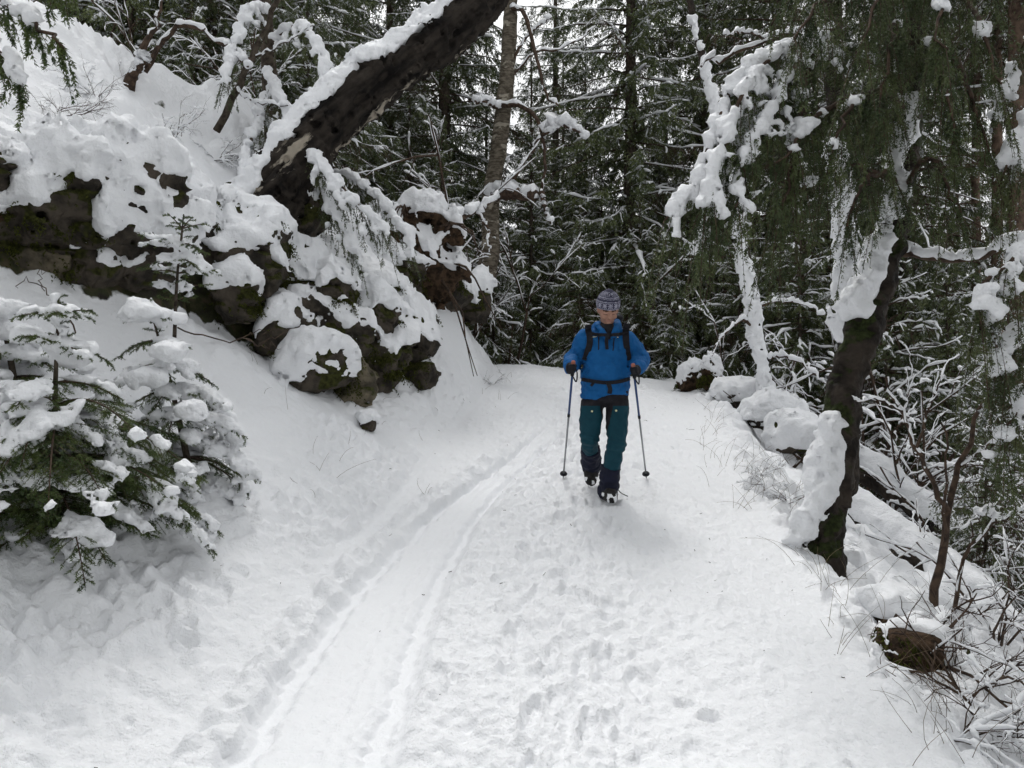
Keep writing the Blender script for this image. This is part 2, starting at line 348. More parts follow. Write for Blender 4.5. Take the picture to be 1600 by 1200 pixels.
foot_w = curve([(3, 3.3), (4.5, 3.1), (5.5, 2.75), (7, 1.9), (8.5, 1.1), (9.3, .85), (10, .60), (11, .5), (12, .5), (13, .5), (140, .5)])
foot_a = curve([(3, 1.6), (4.5, 1.85), (5.5, 1.95), (6.8, 1.5), (7.5, .95), (8.5, .55), (9.2, .75), (10, 1.2), (10.8, 1.2), (11.6, .85), (12.6, .45), (13.5, .35), (140, .3)], .35)
wall_h = curve([(3, .9), (5, .9), (8.5, .95), (9.3, .6), (10, .25), (12, .1), (14, .1), (140, .1)])
up_s = curve([(3, .8), (6, .95), (9, 1.02), (10.5, 1.05), (12, 1.0), (13.5, .65), (17, .5), (30, .35), (140, .2)], .8)
berm = curve([(5, 0), (7, .05), (8.5, .22), (12, .28), (13.5, .1), (15, 0)])
tr_l = curve([(0, -1.36), (2, -1.33), (3.1, -1.26), (4.6, -1.13), (6, -.74), (7, -.32), (8, .15), (9, .5)], .3)
tr_r = curve([(0, -.52), (2, -.50), (3.1, -.47), (4.6, -.42), (6, -.24), (7, .05), (8, .45), (9, .8)], .3)
def H(X, Y, fine=False):
    X = np.asarray(X, float); Y = np.asarray(Y, float); X, Y = np.broadcast_arrays(X, Y)
    zt = trail_z(Y); u = toe(Y) - X; v = X - edge_r(Y); w = foot_w(Y); a = foot_a(Y)
    up = np.clip(u, 0, None)
    lump = fbm2(X * .55 + 3, Y * .55 + 9, 3); lump2 = fbm2(X * 1.6, Y * 1.6 + 4, 3)
    ap = a * np.clip(up / w, 0, 1) ** 1.32
    wob = .16 * lump2
    wl = wall_h(Y) * sstep(0, .38, up - w + wob)
    t = np.clip(up - w - .25, 0, None); s = up_s(Y); brk = np.interp(Y, [5, 8, 9.5, 11, 14], [3.3, 3.2, 2.6, 2.2, 2.2])
    hi = s * (np.minimum(t, brk) + .04 * np.clip(t - brk, 0, 30))
    ramp = sstep(0, 1.2, t)
    z = zt + ap + wl + hi + ramp * (.30 * lump + .10 * lump2) * sstep(16, 11, Y)
    vp = np.clip(v, 0, None)
    drop = np.interp(vp, [0, .15, .5, 1, 2.5, 6, 15, 40, 120], [0, .03, .20, .56, 1.55, 3.0, 5.8, 11, 20])
    z = z - drop * sstep(-.02, .25, vp)
    z = z + berm(Y) * np.exp(-((v - .42) / .26) ** 2) * (.8 + .5 * noise2(X * 2.2, Y * 2.2))
    z = z + sstep(.1, .8, vp) * (.16 * lump2 + .22 * lump) * sstep(40, 12, Y)
    z = z + sstep(14, 22, Y) * .35 * lump
    z = z - .12 * np.clip(X - .3, 0, 3) * sstep(7.5, 12, Y)
    if not fine: return z
    global PACKED
    # relief of the snow itself
    inpath = sstep(-.10, .12, -u) * sstep(-.15, .15, -v)
    wobl = .03 * noise2(X * 0 + 2, Y * 3.1) + .030 * noise2(X * 2 + 5, Y * 9) + .022 * noise2(X * 3, Y * 21 + 3)
    fade = sstep(9.3, 6.8, Y)
    dl = X - tr_l(Y) - wobl; dr = tr_r(Y) - X + .3 * wobl; sl = dl / np.maximum(tr_r(Y) - tr_l(Y), .1)
    track = sstep(0, .022, dl) * sstep(-.015, .05, dr) * fade
    z = z - .050 * track; PACKED = track
    z = z + track * (.014 * np.exp(-((sl - .70) / .03) ** 2) - .026 * sstep(.76, .79, sl) * sstep(.93, .89, sl) + .012 * np.exp(-((sl - .24) / .025) ** 2) - .024 * sstep(.05, .08, sl) * sstep(.21, .18, sl) - .010 * sstep(.45, .47, sl) * sstep(.56, .54, sl) + .004 * np.sin(sl * 40 + 2 * noise2(X, Y * .5)) * .3)
    z = z + .06 * np.exp(-((dl + .11) / .09) ** 2) * fade * (.6 + 1.1 * noise2(X * 6, Y * 6) + .7 * noise2(X * 14, Y * 14)) + .02 * np.exp(-((dr + .06) / .05) ** 2) * fade * (.6 + .8 * noise2(X * 9, Y * 9))
    n1 = fbm2(X * 7, Y * 7, 3); n2 = fbm2(X * 17 + 40, Y * 15, 2); n3 = noise2(X * 34, Y * 30)
    rough = inpath * (1 - track)
    mid = np.exp(-((X - .10 - .12 * (Y - 3)) / .72) ** 2)             # the most trodden strip
    z = z + rough * ((.012 + .020 * mid) * n1 + (.009 + .013 * mid) * n2 + .005 * n3 + .02 * noise2(X * 1.8, Y * 1.5))
    z = z + track * (.0028 * n3 * sstep(.1, .5, noise2(X * 2, Y * 2) + .3) + .004 * n1)
    left = sstep(0, .12, u)
    bil = np.abs(fbm2(X * 3.3 + 9, Y * 3.3, 3)); patch = sstep(-.35, .35, noise2(X * .9 + 1.7, Y * .9 + 5))
    bil2 = np.abs(fbm2(X * 7.5 + 3, Y * 7.5 + 8, 2)); z = z + left * ((.11 * bil + .05 * bil2 + .016 * n1 + .009 * n2 + .004 * n3) * (.35 + .75 * patch) + .03 * noise2(X * 2.1, Y * 2.1))
    rt = sstep(0, .2, v)
    z = z + rt * (.05 * n1 + .02 * n2 + .12 * np.abs(noise2(X * 2.6, Y * 2.6 + 3)))
    return z
def Hs(x, y): return float(H(np.array([x]), np.array([y]), True)[0])
def grow(a, step, f, lim):
    out = [a]
    while abs(out[-1]) < lim: step *= f; out.append(out[-1] + step)
    return out
gx = np.arange(-2.3, 2.3, .0155)
gl = [-2.3]; st = .018
while gl[-1] > -60: gl.append(gl[-1] - st); st = min(st * 1.008, .055) if gl[-1] > -6.5 else st * 1.09
gr = [gx[-1]]; st = .0155
while gr[-1] < 60: gr.append(gr[-1] + st); st = min(st * 1.03, .08) if gr[-1] < 6 else st * 1.09
gx = np.concatenate([gl[:0:-1], gx, gr[1:]])
gy = [1.7]
while gy[-1] < 13.5: gy.append(gy[-1] + .0054 * gy[-1])
st = gy[-1] - gy[-2]
while gy[-1] < 130: st *= 1.07; gy.append(gy[-1] + st)
back = [1.7]; st = .01
while back[-1] > -40: st *= 1.12; back.append(back[-1] - st)
gy = np.array(back[:0:-1] + gy)
GX, GY = np.meshgrid(gx, gy); GZ = H(GX, GY, True); GP = PACKED.copy()

def gz_at(X, Y):
    i = np.clip(np.searchsorted(gy, Y) - 1, 0, len(gy) - 2); j = np.clip(np.searchsorted(gx, X) - 1, 0, len(gx) - 2)
    fy = np.clip((Y - gy[i]) / (gy[i + 1] - gy[i]), 0, 1); fx = np.clip((X - gx[j]) / (gx[j + 1] - gx[j]), 0, 1)
    return (GZ[i, j] * (1 - fx) + GZ[i, j + 1] * fx) * (1 - fy) + (GZ[i + 1, j] * (1 - fx) + GZ[i + 1, j + 1] * fx) * fy
def ground_at(px, py, ylo=2.0, yhi=60):
    """first place on the ground along the line of sight of a photo pixel"""
    Ys = ylo * (yhi / ylo) ** np.linspace(0, 1, 4000); X = (px - 800) / F * Ys; Z = CAM[2] - (py - 600) / F * Ys
    below = gz_at(X, Ys) > Z
    if not below.any(): return None
    Y = Ys[np.argmax(below)]; return np.array([(px - 800) / F * Y, Y, CAM[2] - (py - 600) / F * Y])
def stamp(cx, cy, ang, L, W, depth, rim):
    """a boot print pressed into the snow"""
    r = L * .9
    i0, i1 = np.searchsorted(gy, [cy - r, cy + r]); j0, j1 = np.searchsorted(gx, [cx - r, cx + r])
    if i1 <= i0 or j1 <= j0: return
    x = GX[i0:i1, j0:j1] - cx; y = GY[i0:i1, j0:j1] - cy
    s = x * math.sin(ang) + y * math.cos(ang); t = x * math.cos(ang) - y * math.sin(ang)
    s = s + .008 * noise2(x * 30 + cx * 9, y * 30 + cy); t = t + .008 * noise2(x * 30, y * 30 + cx * 7)
    waist = 1 - .22 * np.exp(-((s / L + .08) / .16) ** 2)
    d = np.sqrt((s / (L / 2)) ** 2 + (t / (W / 2 * waist)) ** 2)
    GZ[i0:i1, j0:j1] += -depth * sstep(1.06, .84, d) * (1 + .25 * s / L * 2) + rim * np.exp(-((d - 1.25) / .22) ** 2)
frng = np.random.default_rng(5)
for lane, side in ((.02, 1), (.30, -1), (.62, 1), (.95, -1), (1.25, 1), (.15, -1), (-.12, 1), (.45, 1)):
    y = 1.9 + frng.uniform(0, .6); k = 0
    while y < 12:
        k += 1; a = frng.normal(0, .16) + .10 + (math.pi if side < 0 else 0)
        x = lane + .13 * (y - 3) * (1 if y < 7 else .9) + (.10 if k % 2 else -.10) + frng.normal(0, .05)
        soft = math.exp(-((x - .1 - .12 * (y - 3)) / .5) ** 2)
        if toe(y) + .15 < x < edge_r(y) - .2 and not (tr_l(y) < x < tr_r(y) + .03 and y < 6.2):
            stamp(x, y, a, frng.uniform(.25, .31), frng.uniform(.09, .12), (.008 + .022 * soft) * frng.uniform(.6, 1.3), .005 + .006 * soft)
        y += frng.uniform(.52, .72)
for k in range(360):                                                    # crumbs and holes thrown up along the trodden strip
    y = frng.uniform(2.2, 8.5); x = .08 + .12 * (y - 3) + frng.normal(0, .42)
    if y < 6.5 and x < tr_r(y) + .05: continue
    stamp(x, y, frng.uniform(0, 6.3), frng.uniform(.04, .20), frng.uniform(.03, .13), frng.uniform(-.014, .030), .006)
for px, py, L, d in ((285, 1010, .17, .045), (80, 978, .10, .02), (155, 982, .11, .02), (345, 920, .16, .04), (290, 980, .12, .03), (250, 940, .12, .03), (0, 1010, .12, .03), (370, 890, .13, .03), (430, 1140, .05, .01), (735, 870, .09, .025), (200, 1130, .06, .012), (180, 1060, .05, .01)):
    g = ground_at(px, py)
    if g is not None: stamp(g[0], g[1], frng.uniform(0, 3), L, L * .8, d, .008)

# ground sheet, split along the trail into hillside, trail and lower slope; all share the same vertex normals
GC = H(GX, GY); BARE = 1 / np.sqrt(1 + np.gradient(GC, gx, axis=1) ** 2 + np.gradient(GC, gy, axis=0) ** 2)   # steepness of the ground under its snow
BARE = np.where(GY > 9.3, 1, BARE)
dzx = np.gradient(GZ, gx, axis=1); dzy = np.gradient(GZ, gy, axis=0)
NRM = np.stack([-dzx, -dzy, np.ones_like(GZ)], -1); NRM /= np.linalg.norm(NRM, axis=2, keepdims=True)
nr, nc = GZ.shape; gi = np.arange(nr * nc).reshape(nr, nc)
gq = np.stack([gi[:-1, :-1], gi[:-1, 1:], gi[1:, 1:], gi[1:, :-1]], -1).reshape(-1, 4)
qx = .5 * (gx[1:] + gx[:-1])[None, :] + 0 * gy[:-1, None]; qy = .5 * (gy[1:] + gy[:-1])[:, None] + 0 * qx
reg = np.where(qx < toe(qy), 0, np.where(qx > edge_r(qy), 2, 1)).ravel()
GV = np.stack([GX, GY, GZ], -1).reshape(-1, 3); GN = NRM.reshape(-1, 3)
for k, nm in ((0, 'hillside'), (1, 'path'), (2, 'lower_slope')):
    q = gq[reg == k]; used, inv = np.unique(q, return_inverse=True)
    me = make_mesh(nm, GV[used], None, inv.reshape(-1, 4), [M['ground']])
    me.attributes.new('steep', 'FLOAT', 'POINT').data.foreach_set('value', BARE.reshape(-1)[used].astype(np.float32))
    me.attributes.new('packed', 'FLOAT', 'POINT').data.foreach_set('value', GP.reshape(-1)[used].astype(np.float32))
    me.normals_split_custom_set_from_vertices(GN[used].tolist())
    o = obj(nm, me); o['kind'] = 'structure'
    o['label'] = {0: 'snow-covered hillside rising left of the trail', 1: 'trodden snowy trail with a smooth sled track', 2: 'snowy slope falling away right of the trail'}[k]
# ------------------------------------------------------------------ rocks with their caps of snow
def unit(v): return v / np.maximum(np.linalg.norm(v, axis=-1, keepdims=True), 1e-9)
def needles(g, o, d, L, droop, K, nl, nw, per, rr, m=0, hang=.25, spread=1.0, flat=.45):
    """needle tufts (thin triangles) along twigs o + d L t - droop t^2 z;  o,d (N,3), L,droop (N,)"""
    N = len(o); t = (np.arange(K) + rr.uniform(0, 1, (N, K))) / K
    p = o[:, None] + d[:, None] * (L[:, None] * t)[..., None]; p[..., 2] -= droop[:, None] * t ** 2
    tan = np.repeat(d[:, None], K, 1).copy(); tan[..., 2] -= (2 * droop / np.maximum(L, 1e-3))[:, None] * t; tan = unit(tan)
    up = np.array([0, 0, 1.]); sd = np.cross(tan, up); bad = np.linalg.norm(sd, axis=2) < .25
    sd[bad] = rr.normal(size=(int(bad.sum()), 3)); sd = unit(sd); nn = np.cross(sd, tan)
    for q in range(per):
        a = rr.uniform(0, 2 * np.pi, (N, K)) if flat >= 1 else np.where(rr.random((N, K)) < .5, 0, np.pi) + rr.normal(0, flat * 1.6, (N, K))
        out = np.cos(a)[..., None] * sd + np.sin(a)[..., None] * nn
        dirn = unit(out * spread + tan * rr.uniform(.5, 1.1, (N, K, 1)) + np.array([0, 0, -1.]) * hang * rr.uniform(.3, 1.4, (N, K, 1)))
        ln = nl * rr.uniform(.6, 1.2, (N, K, 1)) * (1 - .35 * t[..., None]); wd = unit(np.cross(dirn, rr.normal(size=(N, K, 3)))) * nw
        b = p + rr.normal(0, nw * .6, (N, K, 3))
        V = np.stack([b - wd, b + wd, b + dirn * ln], 2).reshape(-1, 3)
        g.add(V, T=np.arange(len(V)).reshape(-1, 3), m=m)
def blur(D, r):
    for ax in range(3):
        c = np.cumsum(np.pad(D, [(r + 1, r) if i == ax else (0, 0) for i in range(3)], 'edge'), axis=ax, dtype=np.float64); n = D.shape[ax]
        D = ((np.take(c, np.arange(2 * r + 1, 2 * r + 1 + n), ax) - np.take(c, np.arange(n), ax)) / (2 * r + 1)).astype(np.float32)
    return D
def trimmed(V, Q, keep):
    """the mesh without vertices that lie buried"""
    q = Q[keep[Q].any(1)]; used, inv = np.unique(q, return_inverse=True); return V[used], inv.reshape(-1, 4)
def lookup(g, D, V):
    i = np.clip(np.round((V - g.lo) / g.h).astype(int), 0, g.n - 1); return D[i[:, 0], i[:, 1], i[:, 2]]
def above_ground(V, by=.10): return V[:, 2] > gz_at(V[:, 0], V[:, 1]) - by
def cap_mesh(g, c):
    V, Q = c.mesh()
    if not len(V): return V, Q
    V = tidy(V, Q); return trimmed(V, Q, (lookup(g, g.D, V) > -1.6 * g.h) & above_ground(V))
def snow_cap(g, thick, lip=.012, seed=0.0, lump=.05, side=(0, 0), cover=.0, steep=.04):
    """snow lying on the shape g: the shape pushed up step by step while shrinking, so the cap is domed and overhangs a little"""
    c = g.copy(); c.D[:] = 1.0; n = max(3, int(thick / (g.h * .9)))
    for i in range(1, n + 1):
        f = i / n; er = -lip + (thick * .75 + lip) * f ** 2.2
        c.D = np.minimum(c.D, g.shifted((side[0] * f, side[1] * f, thick * f)) + er)
    c.bump(lump, 3.2, 3, seed, band=.35); c.bump(lump * .45, 11, 2, seed + 3, billow=True, band=.2)
    Ds = blur(blur(g.D, 2), 3); gz = np.gradient(Ds, g.h, axis=2)                                   # snow lies only where the shape below faces up
    if side[0]: gz = gz + np.gradient(Ds, g.h, axis=0) * side[0] * 8
    x, y, z = c.grid(); nb = noise3(x * 4.5 + seed, y * 4.5, z * 4.5) * .45 + noise3(x * 13, y * 13 + seed, z * 13) * .08
    c.D = np.maximum(c.D, ((steep + nb * .5 - gz) * .16).astype(np.float32))
    if cover:                                                            # bare patches where the snow has slid off
        x, y, z = c.grid(); nb = noise3(x * 2.3 + seed, y * 2.3, z * 1.2); c.D = np.maximum(c.D, (nb - cover) * .3).astype(np.float32)
    return c
def tidy(V, Q, it=1):
    """light smoothing that keeps the shape"""
    for _ in range(it):
        A = np.zeros_like(V); n = np.zeros(len(V))
        for k in range(4): np.add.at(A, Q[:, k], V[Q[:, (k + 1) % 4]] + V[Q[:, k - 1]]); np.add.at(n, Q[:, k], 2)
        V = .5 * V + .5 * A / np.maximum(n, 1)[:, None]
    return V
def boulder(name, label, cat, c, r, seed, cap=.18, material='rock', h=.033, facets=10, lump=.05, tilt=0, group=None, side=(0, 0), cover=0., rough=.13, fringe=True, steep=.04, lip=.012):
    c = np.asarray(c, float); r = np.asarray(r, float); rr = np.random.default_rng(seed)
    lo = c - r * 1.25 - .08; hi = c + r * 1.25 + .08; hi[2] += cap + .12; hi[0] += abs(side[0]); lo[0] -= abs(side[0])
    g = SDF(lo, hi, h); R = rotm(rr.uniform(-.2, .2), tilt, rr.uniform(-.5, .5))
    x, y, z = g.grid(); X, Y, Z = x - c[0], y - c[1], z - c[2]
    q = [(R[0, i] * X + R[1, i] * Y + R[2, i] * Z) / (r[i] * 1.02) for i in range(3)]                     # blocky, tilted body
    g.D = ((((np.abs(q[0]) ** 4 + np.abs(q[1]) ** 4 + np.abs(q[2]) ** 4) ** .25) - 1) * r.min()).astype(np.float32)
    for k in range(facets):                                              # split faces
        n = rr.normal(size=3); n[2] *= .7; n /= np.linalg.norm(n); d = np.sqrt(((r * n) ** 2).sum()) * rr.uniform(.78, 1.05)
        g.D = np.maximum(g.D, ((x - c[0]) * n[0] + (y - c[1]) * n[1] + (z - c[2]) * n[2] - d).astype(np.float32))
    g.bump(rough * .7 * min(1, r.min() * 2.4), 2.1, 3, seed * 1.7); g.bump(.05 * min(1, r.min() * 2.4), 6, 3, seed, billow=True); g.bump(.02, 17, 2, seed)
    w = q[2] * 1.9 + .35 * noise3(x * 2, y * 2, z * 2 + seed); w = w - np.floor(w) - .5; g.D = g.D + (.05 * min(1, r.min() * 3) * np.exp(-(w / .07) ** 2)).astype(np.float32)   # bedding cracks
    root = thing(name, label, cat, (c[0], c[1], c[2] - r[2]), group)
    off = np.array(root.location)
    V, Q = g.mesh(); V, Q = trimmed(V, Q, above_ground(V)); obj('stone', make_mesh('stone', V - off, None, Q, [M[material]]), root)
    sc = None
    if cap:
        sc = snow_cap(g, cap, lip=lip, seed=seed, lump=lump, side=side, cover=cover, steep=steep); V, Q = cap_mesh(g, sc)
        if len(V): obj('snow_cap', make_mesh('snow_cap', V - off, None, Q, [M['snow']]), root)
    if fringe:                                                           # moss and dead grass hanging from the edges
        V, Q = g.mesh(); nz = np.stack([lookup(g, q, V) for q in np.gradient(g.D, g.h)], 1); nz /= np.maximum(np.linalg.norm(nz, axis=1, keepdims=True), 1e-6)
        pick = np.nonzero((nz[:, 2] > -.15) & (nz[:, 2] < .75) & (nz[:, 1] < .2) & above_ground(V, 0))[0]
        pick = pick[noise3(*(V[pick].T * 3.2)) > .02]
        if sc is not None: pick = pick[lookup(sc, sc.D, V[pick]) > .015]
        if len(pick) > 20:
            pick = rr.choice(pick, min(len(pick), 330), replace=False); N = len(pick); gm = Geo(); d = nz[pick] + rr.normal(0, .35, (N, 3)) + [0, 0, -.3]; d /= np.linalg.norm(d, axis=1, keepdims=True); L = rr.uniform(.03, .11, N)
            needles(gm, V[pick] - off, d, L, L * .8, 4, .035, .006, 2, rr, hang=.9); o = gm.obj('moss', M['moss'], root, False); o['kind'] = 'stuff'
    return root
def rock_px(px, py, Y, hw, hh, dep, seed, label, **kw):
    c = P(px, py, Y); k = Y / F
    return boulder(kw.pop('name', 'boulder'), label, kw.pop('cat', 'rock'), c, (hw * k, dep, hh * k), seed, **kw)
ROCKS = [
 (-60, 300, 6.4, 90, 70, .4, 71, 'dark rock cut by the left edge below the heather', dict(cap=.30, lump=.10)),
 (55, 300, 6.4, 48, 50, .35, 72, 'mossy hanging rock nose at the left edge under the snow lip', dict(cap=.24, lump=.08)),
 (110, 340, 6.4, 50, 55, .35, 73, 'deep brown rock in the middle of the left hollow', dict(cap=.10, material='earth', cover=.0)),
 (5, 350, 6.4, 55, 45, .3, 74, 'rough brown rock low in the left hollow', dict(cap=.06, material='earth', cover=.0)),
 (205, 325, 6.4, 85, 80, .45, 75, 'rock wholly wrapped in the bulging snow dome of the hillside', dict(cap=.40, lump=.10, steep=-.55, lip=.04, fringe=False)),
 (20, 330, 6.75, 170, 85, .6, 1, 'dark overhanging mossy rock under the thick snow at the left edge', dict(cap=.46, lump=.10)),
 (40, 395, 6.2, 75, 45, .3, 31, 'low bare brown rock in the dark hollow at the left edge', dict(cap=0, material='rock_bare')),
 (200, 415, 6.7, 95, 40, .3, 2, 'wide dark mossy rock with a ragged snow lip behind the young spruces', dict(cap=.26, lump=.09, cover=.25)),
 (130, 425, 6.25, 55, 38, .25, 32, 'small mossy rock below the wide ragged-lipped rock', dict(cap=.09, cover=.12)),
 (300, 372, 7.3, 52, 62, .4, 3, 'rounded snow-capped rock behind the thin bare-stemmed sapling', dict(cap=.34, lump=.09, steep=-.3, lip=.025)),
 (392, 405, 7.5, 52, 82, .4, 4, 'tall mossy boulder with a flat snow cap below the leaning birch', dict(cap=.24, lump=.07)),
 (362, 462, 7.1, 36, 42, .25, 5, 'small mossy block with a round snow cap in front of the tall boulder', dict(cap=.30, lump=.06)),
 (470, 452, 8.1, 75, 58, .45, 6, 'tilted mossy ledge with snow just right of the tall boulder', dict(cap=.20, tilt=.5)),
 (505, 520, 7.95, 78, 52, .4, 7, 'dark split rock with moss above the bare yellowish stone', dict(cap=.16, tilt=.45, cover=.3)),
 (540, 590, 7.9, 42, 48, .3, 8, 'bare yellowish grey stone at the foot of the rock band', dict(cap=.05, material='rock_bare', cover=.05)),
 (480, 580, 7.45, 66, 42, .35, 33, 'low rock buried under a bulging snow cushion beside the yellowish stone', dict(cap=.30, lump=.06, steep=-.35, lip=.03)),
 (590, 545, 8.5, 46, 70, .35, 9, 'upright dark mossy rock right of the yellowish stone', dict(cap=.18, tilt=.4)),
 (560, 460, 9.0, 80, 46, .45, 10, 'long sloping slab with a snow layer in the middle of the rock band', dict(cap=.22, tilt=.6)),
 (628, 520, 9.1, 55, 58, .4, 11, 'mossy overhanging rock at the right end of the rock band', dict(cap=.26, tilt=.5)),
 (600, 430, 9.7, 70, 40, .4, 12, 'snow-covered slab just below the upturned root plate', dict(cap=.24, tilt=.5)),
 (655, 590, 9.0, 30, 26, .22, 13, 'small dark stone low down at the right end of the rock band', dict(cap=.06, cover=.2)),
 (420, 330, 8.5, 90, 40, .45, 14, 'mossy rock under the foot of the leaning birch', dict(cap=.14, cover=.2)),
 (575, 660, 7.35, 12, 10, .10, 15, 'tiny dark stone poking out of the smooth bank snow', dict(cap=.04, h=.014)),
 (520, 455, 7.9, 42, 34, .3, 76, 'knob of rock under a snow cushion above the split rock', dict(cap=.26, lump=.07)),
 (440, 515, 7.5, 40, 36, .3, 77, 'rock under a snow cushion left of the split rock', dict(cap=.30, lump=.07)),
 (585, 490, 8.4, 40, 30, .3, 78, 'rock under a snow tongue above the upright dark rock', dict(cap=.26, lump=.07, tilt=.5)),
 (250, 300, 7.2, 60, 40, .35, 79, 'rock swallowed by the snow dome below the ridge twigs', dict(cap=.36, lump=.10, steep=-.5, lip=.03, fringe=False)),
 (690, 440, 10.4, 40, 45, .4, 16, 'snow-buried rock right of the upturned root plate', dict(cap=.34, lump=.08)),
 (732, 470, 11.3, 34, 36, .3, 17, 'snow-buried rock at the foot of the slim birch', dict(cap=.30, lump=.08)),
]
for px, py, Y, hw, hh, dep, seed, lab, kw in ROCKS:
    hit = ground_at(px, py, 4.0)
    if px >= 420: Y += .12
    if hit is not None and px < 420: Y = min(Y, hit[1] + dep * .5)          # set into the bank, not behind it
    rock_px(px, py, Y, hw, hh, dep, seed, lab, group='rocks of the left bank', **kw)
RIGHT = [
 (1078, 592, 11.6, 16, 22, .18, 41, 'rounded brown stump with a round snow cap at the trail crest', dict(cap=.20, material='earth', h=.02, lump=.03, name='tree_stump', cat='stump')),
 (1112, 588, 11.2, 15, 22, .16, 42, 'knobbly snow-caked stump just right of the round-capped stump', dict(cap=.34, material='earth', h=.02, lump=.06, name='tree_stump', cat='stump')),
 (1150, 622, 10.4, 34, 20, .3, 43, 'first snow-cushioned stone on the right verge beyond the stumps', dict(cap=.22, steep=-.45, lip=.03, fringe=False)),
 (1205, 650, 9.6, 38, 22, .3, 44, 'second snow-cushioned stone on the right verge, beside the white stem', dict(cap=.24, steep=-.45, lip=.03, fringe=False)),
 (1240, 682, 8.8, 42, 22, .3, 45, 'third snow-cushioned stone on the right verge, left of the big leaning trunk', dict(cap=.24, steep=-.45, lip=.03, fringe=False)),
 (1325, 905, 5.9, 34, 36, .2, 46, 'dark earthy rock just right of the foot of the leaning trunk', dict(cap=.16, material='earth')),
 (1402, 968, 4.75, 50, 34, .2, 47, 'brown root clump with a smooth snow dome beside the right verge', dict(cap=.20, material='earth')),
 (1432, 1040, 4.35, 58, 50, .22, 48, 'dark brown root clump among twigs near the lower right corner', dict(cap=.10, material='earth', cover=.1)),
 (1470, 1010, 4.6, 30, 22, .18, 49, 'snow cushion on a hidden stone behind the dark root clump', dict(cap=.24)),
 (1545, 1085, 4.3, 36, 24, .2, 50, 'snow cushion on a stone at the lower right edge', dict(cap=.22)),
]
for px, py, Y, hw, hh, dep, seed, lab, kw in RIGHT: rock_px(px, py, Y, hw, hh, dep, seed, lab, group='stones and stumps along the right verge', **kw)

# ------------------------------------------------------------------ logs, the upturned root plate
def log(label, pts, rad, cap, seed, h=.032, material='bark_dark', cover=0.0, name='fallen_log', group='fallen logs on the lower slope'):
    pts = np.array(pts); lo = pts.min(0) - max(rad) - .12; hi = pts.max(0) + max(rad) + .12; hi[2] += cap + .1
    g = SDF(lo, hi, h); g.chain(smooth_path(pts, 9), np.interp(np.linspace(0, 1, 9), np.linspace(0, 1, len(rad)), rad)); g.bump(.03, 3, 2, seed); g.bump(.012, 14, 2, seed)
    root = thing(name, label, 'log', pts[0] - np.array([0, 0, rad[0]]), group); off = np.array(root.location)
    V, Q = g.mesh(); obj('trunk', make_mesh('trunk', V - off, None, Q, [M[material]]), root)
    V, Q = cap_mesh(g, snow_cap(g, cap, lip=.015, seed=seed, lump=.05, cover=cover)); obj('snow_cap', make_mesh('snow_cap', V - off, None, Q, [M['snow']]), root)
    return root
log('long snow-covered log along the right verge with its brown side showing', [P(1130, 690, 9.4), P(1195, 735, 8.3), P(1270, 790, 7.2), P(1300, 805, 6.9)], [.10, .15, .15, .12], .20, 61, material='earth')
log('thick snowy log sloping down behind the leaning trunk', [P(1290, 765, 8.4), P(1400, 850, 7.6), P(1500, 925, 6.9), P(1590, 1010, 6.3)], [.20, .20, .18, .15], .24, 62)
log('second snowy log lying higher on the slope, parallel to the thick one', [P(1330, 720, 9.6), P(1420, 780, 9.0), P(1510, 850, 8.3)], [.16, .16, .13], .24, 63)
log('short dark log with a thin snow line low on the right slope', [P(1340, 850, 6.9), P(1400, 915, 6.3), P(1470, 960, 5.9)], [.13, .13, .10], .12, 64)
def root_plate():
    c = P(655, 400, 10.0); g = SDF(c - [.75, .5, .85], c + [.75, .5, 1.1], .03); rr = np.random.default_rng(3)
    g.ell(c, (.52, .22, .62), rot=rotm(0, -.25, .2)); g.bump(.12, 2.2, 3, 4.0); g.bump(.05, 8, 2, 9.0)
    root = thing('root_plate', 'upturned brown root plate of a fallen tree with thick snow on top', 'root plate', c - [0, 0, .7]); off = np.array(root.location)
    V, Q = g.mesh(); obj('soil', make_mesh('soil', V - off, None, Q, [M['earth']]), root)
    V, Q = cap_mesh(g, snow_cap(g, .26, seed=8.0, lump=.09)); obj('snow_cap', make_mesh('snow_cap', V - off, None, Q, [M['snow']]), root)
    for k in range(16):
        a = rr.uniform(-1.2, 3.6); p0 = c + np.array([.45 * math.cos(a), -.12, .5 * math.sin(a)]); d = np.array([math.cos(a), rr.uniform(-.8, .1), math.sin(a)])
        p = np.array([p0 + d * .16 * t + np.array([0, 0, -.05 * t * t]) + rr.normal(0, .02, 3) for t in range(5)])
        V, T, Q = tubes(p, np.linspace(.02, .005, 5)); Geo().add(V - off, T, Q).obj('root', M['twig'], root)
root_plate()
